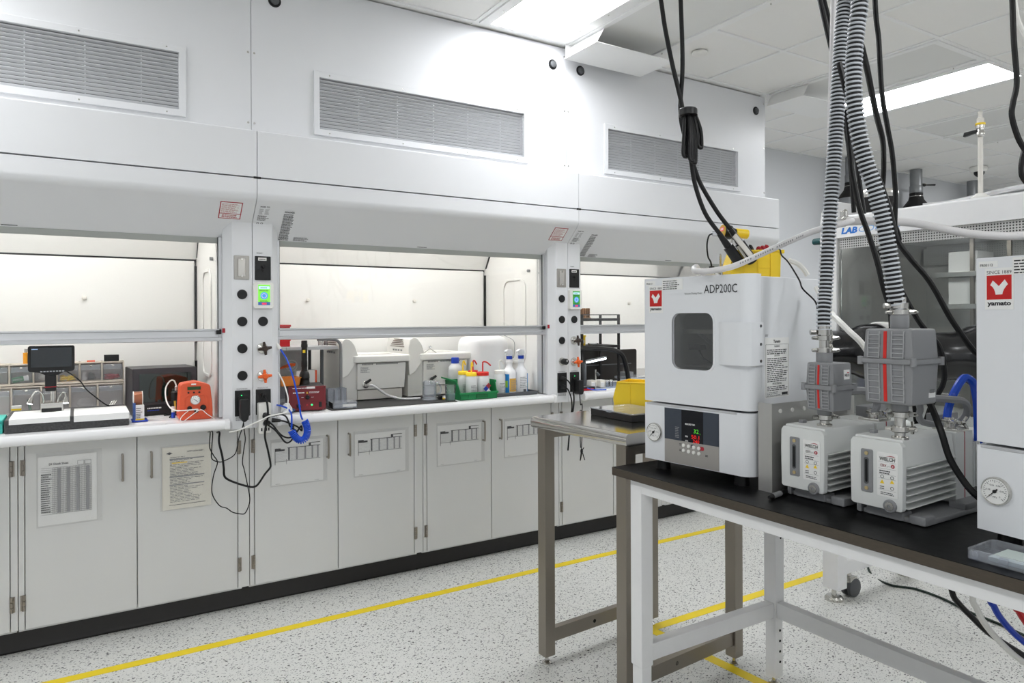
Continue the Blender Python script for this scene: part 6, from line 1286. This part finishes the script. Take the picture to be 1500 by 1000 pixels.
# heavy cords beside the corrugated hoses
def heavy(pts, lab, r=.0075): cord('ceiling_cable', pts, r, RUBBER, lab, 'cable', 'black cords around the hoses')
heavy([(2.0, 1.46, 3.046), (2.03, 1.445, 2.75), (2.064, 1.428, 2.517), (2.074, 1.422, 2.45), (2.093, 1.41, 2.349), (2.111, 1.399, 2.254), (2.135, 1.385, 2.1), (2.15, 1.37, 1.95), (2.16, 1.36, 1.75)], 'black cord from the ceiling passing behind the first corrugated hose')
heavy([(2.11, 1.51, 3.046), (2.14, 1.495, 2.75), (2.168, 1.481, 2.565), (2.176, 1.476, 2.495), (2.194, 1.466, 2.413), (2.207, 1.457, 2.331), (2.241, 1.436, 2.214), (2.26, 1.42, 2.0), (2.28, 1.40, 1.76)], 'second black cord from the ceiling beside the first corrugated hose')
heavy([(1.75, 1.11, 3.046), (1.82, 1.145, 2.5), (1.893, 1.181, 2.236), (2.001, 1.232, 2.211), (2.109, 1.283, 2.189), (2.218, 1.333, 2.146), (2.328, 1.382, 2.096), (2.443, 1.429, 2.042), (2.544, 1.484, 2.001), (2.641, 1.542, 1.945), (2.732, 1.603, 1.883), (2.833, 1.658, 1.854), (3.0, 1.7, 1.80), (3.105, 1.74, 1.75)], 'black cord curving away behind the second hose to the enclosure', .0095)
heavy([(1.97, 1.20, 3.046), (2.0, 1.205, 2.75), (2.033, 1.212, 2.441), (2.044, 1.217, 2.363), (2.057, 1.221, 2.306), (2.073, 1.223, 2.248), (2.09, 1.224, 2.095), (2.114, 1.221, 1.993), (2.136, 1.219, 1.911), (2.154, 1.22, 1.797), (2.162, 1.226, 1.71), (2.17, 1.233, 1.634), (2.171, 1.244, 1.588), (2.175, 1.245, 1.35), (2.205, 1.225, 1.1), (2.225, 1.22, .92)], 'black cord hanging nearly straight in front of the white canopy')
heavy([(1.76, 1.15, 2.1), (1.779, 1.136, 2.0), (1.797, 1.123, 1.916), (1.817, 1.11, 1.857), (1.836, 1.099, 1.809), (1.853, 1.088, 1.766), (1.873, 1.076, 1.694), (1.889, 1.066, 1.619), (1.92, 1.047, 1.567), (1.957, 1.024, 1.516), (1.98, 1.01, 1.474), (2.013, .989, 1.402), (2.063, .958, 1.318), (2.10, .93, 1.27), (2.2, .85, 1.1), (2.25, .80, .91)], 'black cord leaving the second hose and sweeping down behind the cut-off oven')
heavy([(1.87, 1.2, 2.0), (1.877, 1.191, 1.875), (1.88, 1.189, 1.822), (1.898, 1.178, 1.718), (1.918, 1.165, 1.647), (1.939, 1.152, 1.568), (1.96, 1.14, 1.474), (1.981, 1.127, 1.416), (2.001, 1.114, 1.367), (2.03, 1.10, 1.2), (2.05, 1.09, .92)], 'black cord running down between the two corrugated hoses')
heavy([(1.95, 1.15, 1.60), (1.97, 1.135, 1.55), (1.99, 1.121, 1.503), (2.011, 1.108, 1.456), (2.041, 1.09, 1.396), (2.067, 1.073, 1.357), (2.089, 1.06, 1.325), (2.1, 1.053, 1.278), (2.1, 1.053, 1.218), (2.09, 1.085, 1.142), (2.085, 1.12, 1.0), (2.085, 1.122, .912)], 'black cord bending down behind the larger filter')
heavy([(1.92, 1.05, 1.33), (1.885, 1.02, 1.27), (1.869, 1.0, 1.236), (1.84, .955, 1.186), (1.818, .918, 1.125), (1.822, .9, 1.061), (1.832, .875, 1.011), (1.825, .845, .983), (1.85, .82, .955), (1.90, .81, .93)], 'thick black cord crossing in front of the second pump', .0085)
heavy([(2.14, .91, 3.046), (2.15, .905, 2.7), (2.156, .901, 2.323), (2.158, .9, 2.267), (2.161, .898, 2.156), (2.167, .894, 2.044), (2.158, .899, 1.989), (2.155, .901, 1.952), (2.168, .894, 1.9), (2.183, .884, 1.864), (2.22, .86, 1.80)], 'wavy black cord at the frame edge, hanging from the ceiling')
heavy([(2.43, .965, 1.94), (2.417, .975, 1.916), (2.408, .98, 1.88), (2.406, .982, 1.845), (2.411, .978, 1.82), (2.44, .96, 1.78)], 'short curl of black cord at the frame edge')
cord('white_cable', [(2.47, 1.06, 3.046), (2.49, 1.05, 2.6), (2.501, 1.041, 2.445), (2.508, 1.036, 2.381), (2.518, 1.03, 2.327), (2.56, 1.005, 2.24), (2.62, .97, 2.2)], .0065, WHITEP, 'white cord at the upper frame edge', 'cable')
cord('white_cable', [(1.955, 1.29, 3.046), (1.955, 1.29, 2.6), (1.945, 1.29, 2.3), (1.93, 1.29, 2.0), (1.91, 1.285, 1.76), (1.895, 1.28, 1.70)], .0085, BRAID, 'clear braided line running down behind the first corrugated hose', 'hose')
cord('blue_tube', [(1.99, .99, 1.125), (2.0, .99, 1.16), (2.014, .985, 1.195), (2.035, .978, 1.228), (2.054, .972, 1.242), (2.072, .962, 1.227), (2.08, .958, 1.19), (2.083, .956, 1.149), (2.085, .955, 1.04)], .0105, BLUET, 'thick blue tube arching up from the second pump', 'tube')
cord('grey_pipe', [(1.79, .985, 1.205), (1.85, .985, 1.196), (1.916, .985, 1.193), (1.98, .97, 1.187), (2.015, .962, 1.182), (2.04, .962, 1.165), (2.05, .97, 1.14), (2.05, .985, 1.122), (2.04, 1.005, 1.115)], .0095, GREYP, 'grey return pipe from the larger filter to the second pump', 'pipe')
cord('grey_pipe', [(1.83, .982, 1.20), (1.85, .985, 1.17), (1.853, .99, 1.153), (1.87, .992, 1.135), (1.905, .987, 1.126), (1.94, .978, 1.122)], .0085, GREYP, 'short grey hose hooked below the larger filter', 'pipe')
cord('grey_pipe', [(1.80, 1.19, 1.20), (1.87, 1.19, 1.198), (1.93, 1.185, 1.194), (1.97, 1.18, 1.18), (1.985, 1.18, 1.15), (1.975, 1.185, 1.125)], .011, GREYP, 'grey return pipe behind the smaller filter', 'pipe')
# black tray with clear lid on the steel table
t = thing('black_tray', 'shallow black tray with a clear lid on the steel table', 'tray', (1.83, 2.2, TZ), math.atan2(-.26, -.012)); M = MW[t]
Mx = rot((1.812, 2.31, TZ + .0005), 0, 0, math.atan2(-.262, -.006)); BB = lambda: MB(Mx)
BB().box(0, .262, 0, .20, 0, .026).build('tray_body', BLACKP, t, bev=.002); BB().box(-.003, .265, -.003, .203, .0265, .032).build('clear_lid', CLEARB, t, bev=.0015, seg=1); BB().box(.11, .14, -.006, .0, .024, .034).build('lid_latch', CLEARB, t, bev=.001, seg=1)
# plastic tray, marker on the bench
t = thing('plastic_tray', 'clear plastic tray holding a pale sheet near the cut-off oven', 'tray', (1.63, .7, .9), .02)
b = MB(); b.frame(rrect(1.585, 1.70, .52, .752, .012), rrect(1.591, 1.694, .526, .746, .009), 'z', .9005, .922); b.box(1.59, 1.695, .525, .747, .9005, .903); b.build('tray_body', CLEARB, t, bev=.001, seg=1)
for y in (.735, .68, .60): MB().box(1.581, 1.587, y - .008, y + .008, .904, .92).build('tray_clip', CLEARB, t, bev=.001, seg=1)
MB().box(1.60, 1.684, .53, .715, .9035, .912).build('pale_sheet', mat('pale_mint', (214, 226, 222), .5), t, sm=0)
t = thing('marker_pen', 'black and grey marker pen lying in front of the steel shield', 'pen', (1.65, 1.27, .908)); a, b_ = Vector((1.626, 1.277, .9085)), Vector((1.722, 1.296, .9085)); f = lambda k: a.lerp(b_, k)
MB().cyl(f(.16), f(.66), .0078, n=14).build('barrel', GREYP, t); MB().cyl(f(0), f(.17), .0045, .0085, 14).build('end_cap', BLACKP, t); MB().cyl(f(.66), f(1), .0084, .0075, 14).build('cap', BLACKP, t, bev=.001, seg=1)

# ================================================================== CORDS ON THE FIRST POST
def tcord(name, lab, pts, r, m=RUBBER, cat='cable', grp=None, extra=None):
    t = thing(name, lab, cat, pts[0], 0, grp); MB().tube(pts, r, 8, 6).build('cable', m, t); return t
t = tcord('appliance_cable', 'thick black cord looping low under the first post', [(.545, 3.5, .88), (.545, 3.44, .887), (.538, 3.41, .85), (.55, 3.40, .785), (.556, 3.4, .732), (.559, 3.4, .694), (.579, 3.4, .673), (.624, 3.4, .649), (.66, 3.4, .634), (.686, 3.4, .628), (.706, 3.4, .638), (.738, 3.4, .683), (.76, 3.4, .708), (.762, 3.4, .73), (.751, 3.4, .791), (.736, 3.39, .852), (.733, 3.37, .896), (.739, 3.365, .928), (.744, 3.365, .965), (.742, 3.375, 1.02), (.735, 3.405, 1.047)], .0048)
MB().cyl((.735, 3.425, 1.05), (.734, 3.40, 1.046), .0125, .009).build('plug', BLACKP, t)
t = tcord('adapter_cable', 'thin black adapter cord making the lowest loop against the cabinet', [(.505, 3.5, .885), (.505, 3.44, .89), (.499, 3.415, .831), (.514, 3.41, .792), (.531, 3.41, .757), (.514, 3.41, .698), (.509, 3.42, .62), (.541, 3.43, .557), (.575, 3.44, .536), (.6, 3.44, .514), (.631, 3.44, .502), (.651, 3.43, .502), (.664, 3.42, .529), (.671, 3.41, .571), (.662, 3.41, .631), (.647, 3.41, .709), (.639, 3.41, .747), (.645, 3.405, .811), (.65, 3.40, .853), (.645, 3.40, .897), (.641, 3.395, .94)], .0024)
ad = MB().prism([(.626, 1.04), (.662, 1.04), (.664, .975), (.656, .945), (.645, .936), (.635, .937), (.624, .955), (.622, 1.0)], 'y', 3.365, 3.41).build('power_adapter', BLACKP, t, bev=.005, seg=2); MB().box(.625, .661, 3.40, 3.4255, .985, 1.045).build('adapter_plug', BLACKM, t, bev=.003)
tcord('thin_cable', 'thin black cord in a shallow loop under the first post', [(.516, 3.5, .885), (.516, 3.44, .89), (.507, 3.41, .82), (.507, 3.405, .778), (.533, 3.405, .761), (.558, 3.405, .762), (.606, 3.405, .789), (.621, 3.40, .857), (.634, 3.39, .904), (.640, 3.385, .935)], .0024)
t = thing('power_strip', 'white plug-in power strip on the outlet of the first post', 'power strip', (.735, 3.40, .95)); st = MB().prism(rrect(.707, .763, .874, 1.016, .006), 'y', 3.385, 3.4245).build('strip_body', WHITEP, t, bev=.004)
for x in (.72, .741, .752): MB().box(x - .003, x + .003, 3.384, 3.386, .886, .9).build('usb_port', BLACKP, st, sm=0)
for z in (.96, .92): MB().lathe([(.013, 0), (.013, -.002)], (.737, 3.385, z), 'y', 14).build('socket', GREYP, st)
t = tcord('plug_cable', 'black cord looping from the power strip past the blue coil', [(.745, 3.37, .955), (.766, 3.362, .957), (.803, 3.36, .96), (.825, 3.36, .948), (.837, 3.36, .922), (.844, 3.36, .902), (.869, 3.358, .88), (.875, 3.358, .873), (.886, 3.358, .889), (.897, 3.36, .898), (.898, 3.36, .876), (.879, 3.362, .896), (.85, 3.365, .911), (.822, 3.365, .925), (.80, 3.365, .931)], .004)
MB().cyl((.80, 3.365, .931), (.762, 3.37, .936), .007, .0115).build('plug', BLACKP, t); MB().cyl((.728, 3.383, .958), (.752, 3.365, .956), .0125, .009).build('wall_plug', BLACKP, t)
t = tcord('plug_cable', 'black cord hanging in a curve from the lower power strip plug', [(.745, 3.365, .932), (.766, 3.36, .912), (.79, 3.36, .878), (.812, 3.36, .857), (.837, 3.36, .848), (.856, 3.365, .855), (.868, 3.40, .88), (.872, 3.43, .897)], .004); MB().cyl((.738, 3.383, .925), (.748, 3.362, .925), .013, .010).build('wall_plug', BLACKP, t)
t = tcord('plug_cable', 'black cord forming the lowest curve below the power strip', [(.741, 3.355, .917), (.772, 3.352, .892), (.796, 3.352, .861), (.815, 3.352, .834), (.831, 3.352, .826), (.85, 3.356, .837), (.866, 3.38, .86), (.874, 3.42, .89)], .004)
tcord('white_tube', 'white tube draped across the first post from the hood', [(.579, 3.392, .893), (.605, 3.385, .897), (.632, 3.36, .909), (.676, 3.36, .927), (.713, 3.355, .942), (.743, 3.35, .957), (.784, 3.35, .963), (.824, 3.352, .97), (.834, 3.36, .985), (.836, 3.37, 1.005), (.837, 3.37, 1.035), (.831, 3.38, 1.07), (.822, 3.40, 1.11), (.812, 3.45, 1.15)], .0032, WHITEP, 'tube')
t = thing('coiled_air_hose', 'blue coiled air hose hanging beside the first post', 'hose', (.9, 3.35, .83))
MB().tube([(.82, 3.45, 1.265), (.841, 3.42, 1.221), (.854, 3.39, 1.17), (.864, 3.37, 1.119), (.873, 3.36, 1.068), (.884, 3.358, 1.015), (.889, 3.355, .976), (.892, 3.352, .95), (.898, 3.345, .93)], .0042, 8, 6).build('straight_end', BLUET, t)
MB().cyl((.80, 3.476, 1.297), (.822, 3.447, 1.262), .0095, .0085).build('air_fitting', WHITEP, t)
core = smooth([(.906, 3.34, .925), (.914, 3.338, .905), (.918, 3.336, .879), (.914, 3.336, .855), (.902, 3.336, .838), (.886, 3.337, .834), (.869, 3.338, .845), (.854, 3.34, .866), (.846, 3.345, .882)], 40)
L_ = [0]
for a, b_ in zip(core, core[1:]): L_.append(L_[-1] + (b_ - a).length)
turns = 26; hp = []
for i in range(turns * 12 + 1):
    d = L_[-1] * i / (turns * 12); k = max(1, next((j for j, v in enumerate(L_) if v >= d - 1e-9), len(L_) - 1)); c = core[k - 1].lerp(core[k], (d - L_[k - 1]) / max(1e-9, L_[k] - L_[k - 1])); tg = (core[min(k + 1, len(core) - 1)] - core[max(k - 2, 0)]).normalized()
    n1 = tg.cross(Vector((0, 1, 0))).normalized(); n2 = tg.cross(n1); ph = 2 * PI * i / 12; hp.append(c + (n1 * math.cos(ph) + n2 * math.sin(ph)) * .0145)
MB().tube(hp, .0035, 6, 1).build('coil', BLUET, t)
MB().tube([(.846, 3.35, .885), (.849, 3.353, .908), (.85, 3.355, .94), (.847, 3.36, .966), (.835, 3.38, .985), (.819, 3.42, .992), (.806, 3.46, .994)], .0042, 8, 6).build('lower_end', BLUET, t)
# cords on the second post
t = tcord('outlet_cable', 'black cord dropping from the second post outlet, thicker one', [(2.468, 3.41, 1.042), (2.48, 3.385, 1.034), (2.498, 3.38, 1.012), (2.517, 3.38, .975), (2.525, 3.38, .919), (2.525, 3.39, .849), (2.529, 3.42, .779), (2.53, 3.45, .60)], .0045); MB().cyl((2.468, 3.425, 1.043), (2.472, 3.39, 1.04), .016, .010).build('plug', BLACKP, t)
t = tcord('outlet_cable', 'black cord from the lower socket of the second post', [(2.468, 3.41, .995), (2.48, 3.388, .985), (2.492, 3.38, .959), (2.503, 3.374, .913), (2.507, 3.38, .85), (2.507, 3.42, .76)], .004); MB().cyl((2.468, 3.425, .995), (2.472, 3.392, .991), .016, .010).build('plug', BLACKP, t)
t = thing('wall_adapter', 'black plug-in adapter on the second post beside the end hood', 'adapter', (2.575, 3.40, .95)); MB().prism([(2.555, 1.03), (2.592, 1.03), (2.594, .96), (2.585, .944), (2.562, .944), (2.553, .96)], 'y', 3.37, 3.4245).build('adapter_body', BLACKP, t, bev=.004); MB().tube([(2.570, 3.385, .946), (2.574, 3.385, .915), (2.578, 3.385, .88), (2.59, 3.386, .886), (2.592, 3.388, .845), (2.578, 3.39, .845), (2.58, 3.39, .79), (2.582, 3.395, .689), (2.588, 3.40, .618)], .0028, 8).build('cable', RUBBER, t)
MB().tube([(2.60, 3.40, .69), (2.597, 3.40, .646), (2.595, 3.40, .614), (2.588, 3.40, .56), (2.585, 3.40, .54), (2.592, 3.40, .56), (2.60, 3.398, .60), (2.612, 3.398, .617)], .0028, 8).build('cable_tail', RUBBER, t); MB().ball((2.595, 3.398, .597), .009, .008, .016, 9, 6).build('cable_tie_knot', BLACKP, t); MB().cyl((2.6, 3.398, .59), (2.618, 3.398, .541), .0028).build('tie_end', RUBBER, t)
# cords on the floor under the bench
cord('floor_cable', [(3.72, 2.30, .20), (3.70, 2.249, .006), (3.6, 2.083, .006), (3.655, 1.977, .006), (3.645, 1.838, .006), (3.586, 1.685, .006), (3.563, 1.559, .006), (3.527, 1.435, .006), (3.45, 1.2, .006)], .006, mat('dark_green_cord', (26, 44, 36), .5), 'thin dark green cord lying on the floor under the bench', 'cable')
for pts, r, m_, lab in (([(2.345, 1.17, .85), (2.335, 1.155, .62), (2.332, 1.145, .54), (2.35, 1.134, .505), (2.386, 1.111, .46), (2.432, 1.083, .41), (2.523, 1.027, .341), (2.64, .95, .25)], .009, RUBBER, 'black cord drooping behind the bench, beside the white tube'), ([(2.15, .98, .82), (2.16, 1.0, .66), (2.169, 1.01, .599), (2.178, 1.005, .576), (2.197, .993, .532), (2.235, .969, .478), (2.293, .934, .419), (2.4, .87, .34)], .0085, WHITEP, 'white tube drooping below the bench'), ([(2.20, .975, .82), (2.21, .985, .62), (2.221, .978, .579), (2.236, .969, .548), (2.261, .954, .513), (2.294, .933, .477), (2.36, .89, .42)], .009, BLUEP, 'blue tube drooping below the bench'), ([(2.23, .955, .82), (2.265, .945, .60), (2.274, .938, .569), (2.291, .928, .538), (2.319, .91, .496), (2.40, .86, .43)], .0095, REDP, 'red tube drooping below the bench')):
    cord('drooping_tube', pts, r, m_, lab, 'tube', 'tubes below the bench')
